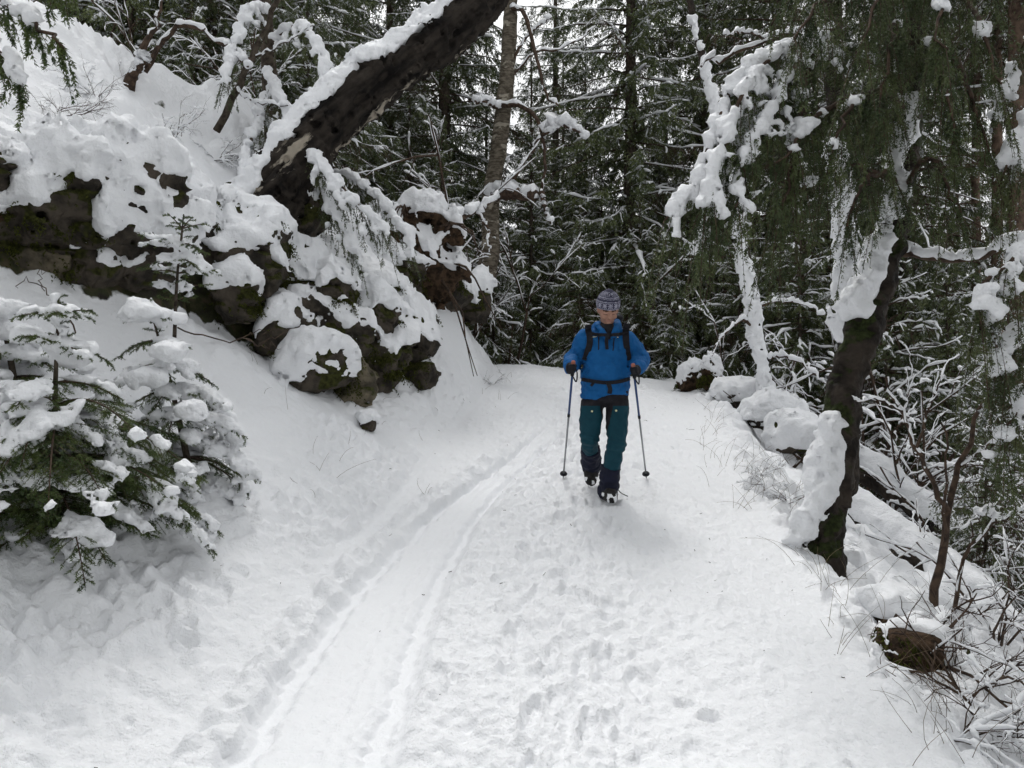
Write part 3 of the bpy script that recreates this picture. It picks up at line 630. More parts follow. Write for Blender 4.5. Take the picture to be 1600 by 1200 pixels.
# ------------------------------------------------------------------ spruces
def twig_lines(o, d, L, droop, S=4):
    t = np.linspace(0, 1, S)[None, :, None]; p = o[:, None] + d[:, None] * L[:, None, None] * t
    p[..., 2] -= droop[:, None] * t[..., 0] ** 2; return p
def snow_on(g, lines, rad, rr, S=6, sides=6, rise=.7, flat=.75, lumpy=.45, m=0):
    """rolls of snow lying along branch lines (B,S0,3); rad (B,)"""
    B, S0, _ = lines.shape; ts = np.linspace(0, S0 - 1.001, S); i = ts.astype(int); f = (ts - i)[None, :, None]
    p = lines[:, i] * (1 - f) + lines[:, i + 1] * f
    tan = unit(np.gradient(p, axis=1)); steep = np.abs(tan[..., 2])
    r = rad[:, None] * (1 + lumpy * rr.normal(size=(B, S))) * np.clip(1.25 - steep, .25, 1); r = np.clip(r, rad[:, None] * .25, rad[:, None] * 2)
    r[:, 0] *= .55; r[:, -1] *= .6
    p = p + rr.normal(0, 1, (B, S, 3)) * (rad * .25)[:, None, None]; p[..., 2] += r * rise
    V, T, Q = tubes(p, r, sides, flat); g.add(V, T, Q, m)
def spruce_template(seed, height, rad, whorl=.34, per=6, snow=.5, bare=.12, dens=1.0, nl=.085, nw=.011, sr=.030, droopy=1.0, trunk_r=None):
    """meshes of one spruce: trunk, crown (branch wood and needles), snow"""
    rr = np.random.default_rng(seed); tr = trunk_r or height * .0085
    zs = [height * .03]
    while zs[-1] < height * .96: zs.append(zs[-1] + whorl * (.8 + .9 * max(0, zs[-1] / height - .35)))
    zs = np.array(zs); O = []; D = []; L = []; Z = []
    for z in zs:
        f = z / height; n = per if f < .8 else max(3, per - 2); a0 = rr.uniform(0, 6.3)
        for k in range(n):
            if rr.random() < .10: continue
            a = a0 + k * 2 * np.pi / n + rr.normal(0, .25); el = -.28 + .75 * f + rr.normal(0, .12)
            O.append([0, 0, z + rr.normal(0, .07)]); D.append([math.cos(a) * math.cos(el), math.sin(a) * math.cos(el), math.sin(el)])
            L.append(max(.15, rad * (1 - f) ** .7 * rr.uniform(.5, 1.1) + .1)); Z.append(f)
    O, D, L, Z = map(np.array, (O, D, L, Z)); DR = L * (.20 + .28 * rr.random(len(L))) * droopy * (1 - .6 * Z)
    S = 7; t = np.linspace(0, 1, S)
    line = twig_lines(O, D, L, DR, S); line[..., 2] += (.18 * L * rr.random(len(L)))[:, None] * t[None] ** 4      # tips turn up again
    line += rr.normal(0, .02, line.shape) * t[None, :, None]
    wood = Geo(); crown = Geo(); sn = Geo()
    V, T, Q = tubes(line, (.008 + .007 * L)[:, None] * (1.05 - t[None] * .85), 4); crown.add(V, T, Q, 1)
    isbare = (rr.random(len(L)) < bare + .35 * (Z < .12))
    n = np.clip((L * 29 * dens * np.where(Z > .6, .6, 1)).astype(int), 4, 80); tot = int(n.sum()); bi = np.repeat(np.arange(len(L)), n)
    tt = np.clip(rr.beta(1.2, 1.0, tot), .05, 1.0); fi = tt * (S - 1.001); ii = fi.astype(int); ff = (fi - ii)[:, None]
    to = line[bi, ii] * (1 - ff) + line[bi, ii + 1] * ff; td = unit(line[bi, ii + 1] - line[bi, ii])
    sd = unit(np.cross(td, [0, 0, 1.])) * np.where(rr.random(tot) < .5, 1, -1)[:, None]
    dd = unit(td * rr.uniform(.5, 1.1, (tot, 1)) + sd * rr.uniform(.3, 1.0, (tot, 1)) + np.array([0, 0, -1.]) * rr.uniform(.2, 2.2, (tot, 1)) * droopy)
    tl = (.18 + .36 * rr.random(tot) ** 1.5) * np.minimum(1, .45 + L[bi] * .5) * (1.15 - .45 * tt); td_ = tl * .35 * rr.random(tot)
    keep = ~isbare[bi] | (rr.random(tot) < .12)
    needles(crown, to[keep], dd[keep], tl[keep], td_[keep], 7, nl, nw, 2, rr, 0, hang=.6)
    if (~keep).any():
        V, T, Q = tubes(twig_lines(to, dd, tl, td_, 3)[~keep], np.full((int((~keep).sum()), 3), .0045), 3); crown.add(V, T, Q, 1)
    load = np.clip(snow + .35 * rr.normal(size=len(L)), 0, 1)                                                     # some branches carry much, some have shed it
    ms = rr.random(len(L)) < load + .15
    snow_on(sn, line[ms][:, 1:], (sr * .55 + .006 * L[ms]) * rr.uniform(.6, 1.3, int(ms.sum())), rr, S=9, sides=5)
    ts = (rr.random(tot) < load[bi] ** 1.2 * .8) & (dd[:, 2] > -.72) & (tt > .3)
    wl_ = twig_lines(to[ts], dd[ts], tl[ts] * rr.uniform(.35, .8, int(ts.sum())), td_[ts] * .4, 4); snow_on(sn, wl_, sr * rr.uniform(.4, 1.25, int(ts.sum())), rr, S=4, sides=4, flat=.85)
    zz = np.linspace(-.6, height, 14); pth = np.stack([.05 * noise2(zz * .4 + seed, zz * 0), .05 * noise2(zz * .4, zz * 0 + seed), zz], 1)
    V, T, Q = tubes(pth, tr * (1.25 - zz / height * 1.2).clip(.03), 9); wood.add(V, T, Q)
    return wood.mesh('trunk', M['bark_spruce']), crown.mesh('crown', [M['needle'], M['twig']], False), sn.mesh('snow_load', M['snow_far'])
def tree_of(meshes, label, loc, rz=0, sc=1, group=None, name='spruce_tree', lean=(0, 0)):
    r = thing(name, label, 'tree', loc, group); r.rotation_euler = (lean[0], lean[1], rz); r.scale = (sc,) * 3
    for nm, me in zip(('trunk', 'crown', 'snow_load'), meshes):
        if me is not None:
            o = obj(nm, me, r)
            if nm != 'trunk': o['kind'] = 'stuff'
    return r
TPL = [spruce_template(101, 19, 3.0, snow=.34, whorl=.36, nl=.10, nw=.014), spruce_template(102, 17, 2.7, snow=.55, whorl=.36, nl=.10, nw=.014), spruce_template(103, 21, 3.2, snow=.28, whorl=.42, bare=.22, nl=.10, nw=.014)]
SML = [spruce_template(104, 3.2, .95, whorl=.17, per=6, snow=.75, nl=.06, nw=.008, sr=.024), spruce_template(105, 5.0, 1.35, whorl=.22, per=6, snow=.62, nl=.07, nw=.009, sr=.027)]
def base(px, Y, dz=-.1): X = (px - 800) / F * Y; return np.array([X, Y, float(H(np.array([X]), np.array([Y]))[0]) + dz])
trng = np.random.default_rng(77)
NAMED = [   # those one can tell apart: photo column, distance, template, size, label
 (985, 16.0, 1, 1.0, 'tall snow-hung spruce rising straight behind the hiker'),
 (1100, 17.5, 0, 1.0, 'dark spruce behind and to the right of the hiker'),
 (868, 20.5, 2, .72, 'thin-crowned spruce between the slim birch and the hiker'),
 (695, 17.0, 0, .95, 'dark spruce between the leaning birch and the slim birch'),
 (610, 19.5, 1, 1.05, 'snowy spruce seen just under the leaning birch trunk'),
 (150, 15.5, 2, 1.0, 'spruce with a brown trunk on top of the left hillside'),
 (352, 14.5, 0, .9, 'spruce with a reddish trunk behind the bent snowy branch'),
 (455, 13.5, 1, .9, 'heavily snow-laden spruce left of the leaning birch crown'),
 (1215, 15.5, 2, .95, 'dark spruce behind the snow-plastered white stem'),
 (1420, 13.5, 0, .9, 'dark spruce right behind the big leaning trunk'),
]
for px, Y, k, s, lab in NAMED:
    tree_of(TPL[k], lab, base(px, Y), trng.uniform(0, 6.3), s, 'tall spruces of the forest')
mid = [(560, 24), (1040, 22), (1160, 22), (1290, 20), (1350, 17), (1490, 18), (1700, 19), (60, 19), (250, 19), (-60, 17), (410, 21), (520, 29), (300, 27), (140, 26), (1250, 28), (1440, 27), (660, 28), (880, 28), (1000, 30), (1120, 31), (1360, 33), (720, 37), (960, 39), (1090, 42), (450, 38), (1210, 40), (360, 40), (1010, 50), (1180, 53)]
for i, (px, Y) in enumerate(mid):
    tree_of(TPL[i % 3], 'dark snow-dusted spruce deep in the dense forest behind', base(px, Y), trng.uniform(0, 6.3), (trng.uniform(.8, 1.05) if Y < 26 else trng.uniform(.55, .85)), 'spruces deep in the forest')
for px, Y, s, lab in ((1030, 18.5, .5, 'half-grown spruce just right of the tall one behind the hiker'), (915, 18, .48, 'half-grown spruce just left of the hat of the hiker'), (760, 18.5, .52, 'half-grown spruce seen past the slim birch trunk'), (1150, 19, .6, 'half-grown spruce seen past the bent white stem'),
    (1260, 17, .6, 'half-grown spruce between the white stem and the slender dark stem'), (540, 17, .6, 'half-grown spruce under the middle of the leaning birch'), (1310, 14.5, .5, 'half-grown spruce close behind the slender dark stem'), (1480, 15, .5, 'half-grown spruce behind the forked bare sapling'),
    (830, 17, .4, 'half-grown spruce in the gap right of the slim birch'), (640, 16, .42, 'half-grown spruce above the upturned root plate'), (880, 24, .55, 'half-grown spruce far back between slim birch and hiker')):
    tree_of(TPL[int(px) % 3], lab, base(px, Y), trng.uniform(0, 6.3), s, 'half-grown spruces of the forest')
young = [(205, 12.0, 1, 1.2, 'dark young spruce on the ridge above the snow-caked stump'), (130, 12.5, 1, 1.3, 'dark young spruce on the ridge near the upper left corner'), (262, 12.8, 1, 1.3, 'dark young spruce behind the arching bough on the ridge'), (335, 12.2, 1, 1.1, 'dark young spruce at the back of the ridge thicket'), (480, 11.4, 1, .9, 'dark young spruce right behind the leaning birch'), (40, 11.5, 1, 1.2, 'dark young spruce on the ridge at the left edge'),
 (905, 14.8, 0, 1.0, 'small snow-laden spruce just behind the hiker on the left'), (1000, 15.0, 0, 1.15, 'small snowy spruce right behind the head of the hiker'), (830, 15.5, 1, 1.0, 'young spruce at the crest left of the hiker'),
 (1050, 14.4, 0, .8, 'little spruce beside the round-capped stump'), (1155, 13.8, 1, .9, 'young spruce left of the snow-plastered white stem'), (1250, 12.6, 1, 1.0, 'young spruce between the white stem and the leaning trunk'),
 (1385, 11.6, 0, 1.4, 'young spruce low behind the leaning trunk'), (1480, 12.0, 1, 1.0, 'young spruce on the slope under the hanging branches at right'), (770, 14.2, 0, .9, 'little spruce at the foot of the slim birch'),
 (690, 14.0, 1, .8, 'young spruce behind the snow-buried rocks of the bank'), (300, 11.6, 0, 1.1, 'young spruce on the ridge of the left hillside'), (440, 11.2, 1, .7, 'young spruce beside the foot of the leaning birch'), (390, 12.5, 1, .95, 'young spruce behind the grey leaning sapling'), (1570, 10.0, 0, 1.2, 'small spruce at the right edge of the lower slope'), (1540, 7.2, 0, .75, 'low snowy spruce at the right edge below the logs'), (940, 16.4, 1, 1.1, 'young spruce hidden half behind the shoulders of the hiker')]
for px, Y, k, s, lab in young:
    tree_of(SML[k], lab, base(px, Y, -.05), trng.uniform(0, 6.3), s, 'young spruces')

for i, (x, y) in enumerate([(-7, 0), (-4.5, -5), (-1, -8), (4.5, -4.5), (7, 1)]):      # the wood goes on beside and behind the photographer
    z = float(H(np.array([x]), np.array([max(y, 0.)]))[0]) - .1
    tree_of(TPL[i % 3], 'spruce standing in the wood beside the photographer', (x, y, z), trng.uniform(0, 6.3), trng.uniform(.8, 1.1), 'spruces beside the photographer')
# ------------------------------------------------------------------ trunks built where they stand
def trunk_px(name, label, cat, pts, rads, material, cap=.0, h=.024, seed=1.0, side=(0, 0), cover=0., rough=.03, lip=.01, group=None, lump=.05, part='trunk', extra=None, steep=.28, ridges=0.):
    """pts: (px, py, Y) along the trunk from its foot; rads in metres"""
    W = np.array([P(*p) for p in pts]); n = 3 * len(W); pth = smooth_path(W, n); rd = np.interp(np.linspace(0, 1, n), np.linspace(0, 1, len(rads)), rads)
    m = max(rads) + .16 + cap; g = SDF(W.min(0) - m, W.max(0) + m, h); g.chain(pth, rd, .02)
    if extra: extra(g)
    if ridges: g.bump(ridges, 6, 3, seed, billow=True)
    g.bump(rough, 2.2, 2, seed); g.bump(rough * .5, 12, 2, seed + 2)
    root = thing(name, label, cat, W[0], group); off = np.array(root.location)
    V, Q = g.mesh(); V, Q = trimmed(V, Q, above_ground(V, .3)); obj(part, make_mesh(part, V - off, None, Q, [M[material]]), root)
    if cap:
        V, Q = cap_mesh(g, snow_cap(g, cap, lip=lip, seed=seed, lump=lump, side=side, cover=cover, steep=steep))
        if len(V): obj('snow_cover', make_mesh('snow_cover', V - off, None, Q, [M['snow']]), root)
    return root
def limb(root, pts, r0, r1, sr, seed, material='twig', part='branch', n=14, sides=6):
    """a bare branch with a roll of snow, a part of root"""
    off = np.array(root.location); W = smooth_path([P(*p) for p in pts], n); rr = np.random.default_rng(seed)
    W[1:-1] += rr.normal(0, .012, (n - 2, 3)) * np.linspace(.5, 1.5, n - 2)[:, None]
    V, T, Q = tubes(W - off, np.linspace(r0, r1, n), sides); b = Geo().add(V, T, Q).obj(part, M[material], root)
    if sr:
        g = Geo(); snow_on(g, (W - off)[None], np.array([sr]), rr, S=n * 2, sides=8, flat=.85, lumpy=.3); g.obj('snow_roll', M['snow'], b)
    return b
birch = trunk_px('leaning_birch', 'thick old birch trunk leaning across the top with snow along its upper side', 'tree',
    [(405, 365, 8.35), (440, 290, 8.45), (500, 205, 8.55), (580, 135, 8.65), (665, 75, 8.7), (735, 15, 8.8), (775, -45, 8.85), (800, -120, 8.9)], [.42, .35, .30, .275, .26, .25, .24, .22], 'birch_old', cap=.20, h=.026, seed=21.0, rough=.05, side=(-.04, 0), lump=.07, steep=.45, ridges=.06)
slim = trunk_px('slim_birch', 'slim pale birch standing at the end of the left bank', 'tree',
    [(745, 470, 12.8), (765, 400, 12.9), (768, 310, 13), (782, 210, 13), (793, 110, 13), (798, 0, 13), (800, -160, 13)], [.22, .165, .145, .135, .128, .12, .11], 'birch', cap=.05, h=.034, seed=22.0, rough=.02, cover=-.15)
for k, (pts, r0, r1, sr) in enumerate([
    ([(778, 165, 12.9), (815, 165, 12.6), (843, 195, 12.4), (850, 245, 12.3), (848, 300, 12.2)], .05, .02, .05),
    ([(778, 168, 12.9), (760, 160, 12.6), (742, 158, 12.4)], .04, .015, .07),
    ([(772, 305, 12.9), (800, 302, 12.5), (838, 306, 12.2)], .11, .09, .12),
    ([(800, 285, 12.6), (822, 250, 12.4), (846, 212, 12.3)], .035, .02, .05),
    ([(846, 212, 12.3), (880, 196, 12.1), (915, 216, 12)], .035, .012, .10),
    ([(795, 15, 13), (818, 18, 12.6), (838, 90, 12.4), (852, 145, 12.3), (872, 165, 12.2)], .045, .015, .05),
    ([(790, 110, 13), (825, 55, 12.8), (862, 28, 12.6)], .035, .01, .04),
    ([(785, 140, 13), (830, 85, 13), (880, 75, 13.2), (930, 40, 13.4)], .03, .008, .03),
    ([(846, 300, 12.2), (852, 325, 12.1), (860, 350, 12.05)], .05, .02, .10)]):
    limb(slim, pts, r0, r1, sr, 300 + k)
# snow-plastered stem on the right
stem = trunk_px('snowy_stem', 'thin bent stem plastered white with snow on the right of the trail', 'tree',
    [(1212, 690, 9.9), (1196, 590, 9.9), (1180, 500, 9.9), (1166, 410, 9.9), (1145, 290, 9.9), (1118, 170, 9.9), (1086, 40, 9.9), (1066, -60, 9.9)], [.085, .08, .075, .07, .06, .055, .05, .045], 'bark_dark', cap=.0, seed=23.0, rough=.012, h=.028)
def plaster(root, pts, r, side, seed, cov=.4, h=.024, up=.05):
    W = smooth_path([P(*p) for p in pts], 18); off = np.array(root.location); m = r.max() + .15
    g = SDF(W.min(0) - m, W.max(0) + m, h); g.chain(W + np.array(side) + [0, 0, up], np.interp(np.linspace(0, 1, 18), np.linspace(0, 1, len(r)), r), .02)
    g.bump(.05, 3.0, 2, seed); g.bump(.045, 8, 2, seed + 1, billow=True); g.bump(.03, 17, 2, seed)
    x, y, z = g.grid(); nb = noise3(x * 1.5 + seed, y * 1.5, z * 1.7) + .5 * noise3(x * 6, y * 6, z * 5 + seed); g.D = np.maximum(g.D, ((nb - cov) * .12).astype(np.float32))
    V, Q = g.mesh(); o = obj('snow_cover', make_mesh('snow_cover', tidy(V, Q) - off, None, Q, [M['snow']]), root)
    return o
plaster(stem, [(1210, 680, 9.9), (1196, 590, 9.9), (1180, 500, 9.9), (1166, 410, 9.9), (1145, 290, 9.9), (1118, 170, 9.9), (1086, 40, 9.9)], np.array([.10, .095, .085, .07, .05]), (-.035, -.03, 0), 5.0, cov=.62)
for k, (pts, sr) in enumerate([([(1182, 520, 9.9), (1160, 500, 9.8), (1130, 525, 9.7), (1110, 560, 9.6)], .035), ([(1176, 480, 9.9), (1230, 470, 9.8), (1290, 490, 9.7)], .035), ([(1190, 560, 9.9), (1240, 560, 9.8), (1290, 600, 9.6)], .04)]):
    limb(stem, pts, .025, .008, sr, 330 + k)

# ------------------------------------------------------------------ the big leaning tree on the right with its hanging curtain of twigs
def foot_flare(g):
    c = P(1278, 900, 5.6); g.cone(c + [0, 0, .15], c + [.16, -.1, -.3], .15, .07, .1); g.cone(c + [0, 0, .1], c + [-.2, .1, -.15], .13, .06, .1)
big = trunk_px('leaning_spruce', 'big dark leaning trunk at the right trail edge with hanging green branches', 'tree',
    [(1268, 940, 5.6), (1285, 860, 5.6), (1306, 700, 5.65), (1328, 580, 5.7), (1362, 470, 5.75), (1392, 380, 5.8), (1412, 250, 5.85), (1425, 100, 5.9), (1432, -80, 5.9), (1436, -300, 5.95)], [.165, .145, .125, .118, .112, .105, .10, .095, .09, .07], 'bark_dark', cap=.0, seed=24.0, rough=.03, h=.024, extra=foot_flare, ridges=.035)
plaster(big, [(1308, 665, 5.6), (1300, 715, 5.6), (1288, 765, 5.55), (1262, 815, 5.5), (1235, 850, 5.5)], np.array([.09, .115, .105, .09, .07]), (-.05, -.03, 0), 6.0, cov=.0, up=.0)
plaster(big, [(1326, 545, 5.65), (1340, 500, 5.65), (1365, 440, 5.7), (1388, 380, 5.75)], np.array([.095, .11, .105, .09]), (-.065, -.035, 0), 7.6, cov=.22, up=.02)
plaster(big, [(1302, 700, 5.6), (1318, 620, 5.6), (1330, 560, 5.6)], np.array([.13, .125, .12]), (-.025, -.025, 0), 8.1, cov=-.18, up=.0)
plaster(big, [(1402, 330, 5.75), (1412, 250, 5.8), (1420, 180, 5.85)], np.array([.10, .10, .095]), (-.05, -.05, 0), 9.3, cov=.05, up=.02)
second = trunk_px('slender_spruce', 'slender dark stem with snow standing just behind the leaning trunk', 'tree',
    [(1322, 760, 6.9), (1326, 560, 6.9), (1330, 420, 6.9), (1318, 300, 6.9), (1305, 150, 6.9), (1300, -60, 6.9)], [.11, .10, .095, .09, .08, .07], 'bark_dark', seed=25.0, rough=.015, h=.03)
plaster(second, [(1326, 520, 6.85), (1326, 420, 6.85), (1316, 300, 6.85), (1308, 180, 6.85)], np.array([.11, .11, .10, .09]), (-.05, -.05, 0), 10.7, cov=.12)

def sprays(lines, rr, gw, gn, gap=.035, lat=.34, droop=.30, nl=.019, nw=.0022, hang=.0, sub=True, lat_max=.34, K1=22, K2=9, down=0.0, lat_min=.05):
    """laterals, their side shoots and single needles along branch lines (list of (S,3))"""
    LO, LD, LL = [], [], []
    for W in lines:
        seg = np.linalg.norm(np.diff(W, axis=0), axis=1); L = seg.sum(); cum = np.concatenate([[0], np.cumsum(seg)]); s = np.arange(gap * .5 + .06 * L, L, gap); n = len(s)
        if n == 0: continue
        s = s + rr.normal(0, gap * .2, n); p = np.stack([np.interp(s, cum, W[:, i]) for i in range(3)], 1); q = np.stack([np.interp(np.minimum(s + .02, L), cum, W[:, i]) - np.interp(np.minimum(s + .02, L) - .02, cum, W[:, i]) for i in range(3)], 1); tn = unit(q)
        sd = unit(np.cross(tn, [0, 0, 1.])) * np.where(np.arange(n) % 2, 1, -1)[:, None]; t = s / L
        d = unit(tn * rr.uniform(.5, .9, (n, 1)) + sd * rr.uniform(.5, 1.0, (n, 1)) * (1 - .5 * min(1, down)) + np.array([0, 0, -1.]) * (down * rr.uniform(.6, 1.5, (n, 1)) + .1 * rr.normal(size=(n, 1))))
        LO.append(p); LD.append(d); LL.append(np.clip(lat * L * (1.05 - t) * rr.uniform(.6, 1.15, n), lat_min, lat_max) if lat < 5 else lat_min + (lat_max - lat_min) * rr.random(n))
        LO.append(W[-2:-1]); LD.append(unit(W[-1:] - W[-2:-1])); LL.append(np.array([seg[-1]]))
    LO, LD, LL = np.concatenate(LO), np.concatenate(LD), np.concatenate(LL); DR = LL * droop * rr.uniform(.3, 1.2, len(LL))
    tl = twig_lines(LO, LD, LL, DR, 4)
    V, T, Q = tubes(tl, np.repeat((.0016 + .004 * LL)[:, None], 4, 1) * np.array([1, .8, .6, .4]), 3); gw.add(V, T, Q)
    needles(gn, LO, LD, LL, DR, K1, nl, nw, 2, rr, hang=hang, flat=.9)
    if sub:
        m = np.clip((LL / .032).astype(int), 0, 12); b = np.repeat(np.arange(len(LL)), m); n = len(b)
        k = rr.random(n) * .85 + .08; o = LO[b] + LD[b] * (LL[b] * k)[:, None]; o[:, 2] -= DR[b] * k ** 2
        sd = unit(np.cross(LD[b], [0, 0, 1.]) + 1e-4) * np.where(rr.random(n) < .5, 1, -1)[:, None]
        d = unit(LD[b] * .7 + sd * rr.uniform(.4, .9, (n, 1)) + np.array([0, 0, -1.]) * (.2 + down * rr.uniform(.3, 1.2, (n, 1)))); l = np.clip(LL[b] * (1.1 - k) * .55, .03, .12)
        needles(gn, o, d, l, l * .25, K2, nl, nw, 2, rr, hang=hang, flat=.9)
    return tl
def blobs_on(g, lines, rr, r, p=.6, step=.05, k=.03, seed=0.0, flat=.7):
    """snow in lumps along branch lines, merged in the grid g"""
    for W in lines:
        seg = np.linalg.norm(np.diff(W, axis=0), axis=1); cum = np.concatenate([[0], np.cumsum(seg)])
        for s in np.arange(step * .5, cum[-1], step):
            q = np.array([np.interp(s, cum, W[:, i]) for i in range(3)])
            if noise3(*[np.array([t * (3.6 if flat < .65 else 5.5) + seed]) for t in q])[0] * .6 + .5 > p or rr.random() < .05: continue
            a = r * rr.uniform(.6, 1.3); g.ell(q + [0, 0, a * flat * .6] + rr.normal(0, a * .2, 3), (a, a, a * flat), k)
def curtain(root, limbs, seed, needle='needle_dark', part='branch', rsnow=.045, p0=.62, hang_len=(.15, .5), gap=.022, h=.021):
    """limbs with hanging twigs: each limb is a part of the tree, its needles and snow are its sub-parts"""
    rr = np.random.default_rng(seed); off = np.array(root.location)
    for pts, r0, dens, *pp in limbs:
        p = pp[0] if pp else p0
        W = smooth_path([P(*q) for q in pts], 16); W[1:] += rr.normal(0, .012, (15, 3))
        gw = Geo(); gn = Geo(); V, T, Q = tubes(W, np.linspace(r0, .006, 16), 6); gw.add(V, T, Q)
        tl = sprays([W], rr, gw, gn, gap=gap / dens, lat=9, lat_min=hang_len[0], lat_max=hang_len[1], droop=.6, down=.95, K1=18, K2=7, nl=.028, nw=.0040, hang=.25)
        for G in (gw, gn): G.V = [v - off for v in G.V]
        b = gw.obj(part, M['twig'], root); o = gn.obj('needles', M[needle], b, False); o['kind'] = 'stuff'
        m = .14; g = SDF(W.min(0) - m, W.max(0) + m + [0, 0, .08], h); blobs_on(g, [W], rr, rsnow, p + .18, .03, seed=seed)
        side = [t[:3] for t in tl[rr.random(len(tl)) < (.7 if p > .35 else .15)]]; blobs_on(g, side, rr, rsnow * .55, p, .03, k=.02, seed=seed + 4); g.bump(.022, 12, 2, seed); g.bump(.012, 30, 2, seed, billow=True)
        V, Q = g.mesh()
        if len(V): obj('snow_roll', make_mesh('snow_roll', tidy(V, Q) - off, None, Q, [M['snow']]), b)['kind'] = 'stuff'
curtain(big, [
    ([(1418, 130, 5.85), (1300, 62, 5.5), (1215, 80, 5.2), (1150, 120, 5.0), (1112, 220, 4.9), (1075, 300, 4.85), (1040, 346, 4.8)], .035, 1.0, .55),
    ([(1215, 80, 5.2), (1165, 135, 4.9), (1125, 240, 4.75), (1095, 330, 4.7)], .02, .9, .55),
    ([(1240, 72, 5.3), (1190, 95, 5.4), (1150, 190, 5.4), (1110, 330, 5.4), (1085, 400, 5.4)], .02, .9, .5),
    ([(1260, 70, 5.4), (1215, 150, 5.0), (1175, 230, 4.8), (1150, 330, 4.7)], .02, .9, .42),
    ([(1270, 75, 5.4), (1245, 190, 5.1), (1230, 290, 4.9), (1215, 360, 4.85)], .02, .9, .3),
    ([(1300, 62, 5.5), (1240, 110, 5.3), (1180, 170, 5.1), (1130, 270, 5.0), (1100, 370, 4.95)], .02, .9, .5),
    ([(1425, 60, 5.9), (1370, 0, 5.4), (1300, -10, 4.9), (1240, 60, 4.6)], .03, 1.0),
    ([(1428, 20, 5.9), (1420, -60, 5.3), (1390, -40, 4.8), (1350, 60, 4.5)], .03, 1.0),
    ([(1412, 200, 5.85), (1340, 150, 5.4), (1270, 190, 5.0), (1215, 260, 4.8)], .03, .9),
    ([(1425, 40, 5.9), (1480, -20, 5.4), (1530, 30, 5.0), (1560, 130, 4.8)], .03, .55),
    ([(1420, 120, 5.85), (1480, 90, 5.4), (1520, 150, 5.1), (1545, 240, 5.0)], .03, .55),
    ([(1405, 300, 5.8), (1340, 260, 5.5), (1260, 290, 5.2), (1200, 350, 5.1)], .025, .8),
    ([(1425, 0, 5.9), (1440, -70, 5.2), (1460, -20, 4.7), (1470, 80, 4.4)], .03, 1.0),
    ([(1400, 330, 5.8), (1440, 250, 5.4), (1475, 270, 5.2), (1500, 330, 5.1)], .022, .7),
    ([(1425, 10, 5.9), (1330, -60, 5.9), (1260, -30, 5.8), (1200, 40, 5.8)], .03, 1.0),
    ([(1428, -40, 5.9), (1360, -110, 5.2), (1290, -90, 4.7), (1240, -40, 4.5)], .03, 1.0),
    ([(1428, -40, 5.9), (1500, -120, 5.4), (1530, -80, 5.0), (1560, 0, 4.9)], .03, .55),
    ([(1415, 170, 5.85), (1370, 140, 5.2), (1330, 170, 4.9), (1300, 240, 4.8)], .025, 1.0),
    ([(1420, 90, 5.85), (1400, 40, 5.2), (1390, 80, 4.9), (1380, 180, 4.8)], .025, 1.0),
    ([(1420, 90, 5.85), (1450, 60, 5.3), (1475, 120, 5.0), (1490, 220, 4.9)], .025, 1.0),
    ([(1405, 290, 5.8), (1380, 270, 5.3), (1350, 290, 5.1), (1320, 350, 5.0)], .02, .8),
    ([(1412, 220, 5.85), (1300, 170, 5.6), (1200, 200, 5.5), (1140, 300, 5.4)], .025, .9),
], 401, p0=.10, hang_len=(.08, .55), gap=.032, rsnow=.036)
limb(big, [(1398, 395, 5.8), (1450, 400, 5.7), (1510, 408, 5.6), (1580, 385, 5.4), (1660, 370, 5.3)], .028, .012, .05, 350)

# ------------------------------------------------------------------ spruces whose trunks stand outside the picture and reach in
def edge_tree(label, foot, top, limbs, seed, r=.12, **kw):
    n = 8; W = smooth_path([np.array(foot), np.array(top)], n); root = thing('spruce_tree', label, 'tree', foot, 'spruces reaching in from the sides'); off = np.array(root.location)
    V, T, Q = tubes(W - off, np.linspace(r, r * .5, n), 9); Geo().add(V, T, Q).obj('trunk', M['bark_spruce'], root)
    curtain(root, limbs, seed, **kw); return root
f = base(1800, 4.8, -.1)
edge_tree('spruce at the right edge reaching in with a thickly snowed branch', f, f + [0, 0, 5.5], [
    ([(1790, 360, 4.8), (1680, 350, 4.6), (1600, 395, 4.5), (1545, 440, 4.4), (1525, 500, 4.35)], .03, 1.0),
    ([(1790, 480, 4.8), (1680, 480, 4.6), (1600, 520, 4.5), (1550, 580, 4.45)], .03, .9),
    ([(1790, 580, 4.8), (1690, 580, 4.7), (1620, 610, 4.6), (1560, 690, 4.5)], .025, .8),
    ([(1790, 120, 4.8), (1690, 130, 4.9), (1610, 190, 5.0), (1560, 290, 5.0)], .03, .8),
    ([(1790, 30, 4.8), (1680, 10, 5.1), (1600, 70, 5.3), (1560, 160, 5.4)], .03, .8)], 402, needle='needle', p0=.42, rsnow=.05)
f = base(-330, 4.2, -.1)
edge_tree('spruce beyond the left edge dipping needle sprays into the upper left corner', f, f + [0, 0, 4.5], [
    ([(-320, -80, 4.2), (-120, -40, 3.9), (10, 5, 3.7), (60, 40, 3.6), (98, 72, 3.55)], .02, .8),
    ([(-320, 0, 4.2), (-140, 40, 3.9), (-30, 60, 3.7), (14, 95, 3.6), (34, 145, 3.55)], .018, .8),
    ([(-320, -140, 4.2), (-80, -120, 3.9), (40, -60, 3.7), (110, -20, 3.6)], .02, .9)], 403, needle='needle_near', p0=.35, hang_len=(.06, .2), rsnow=.03)
f = base(430, 9.6, -.1)
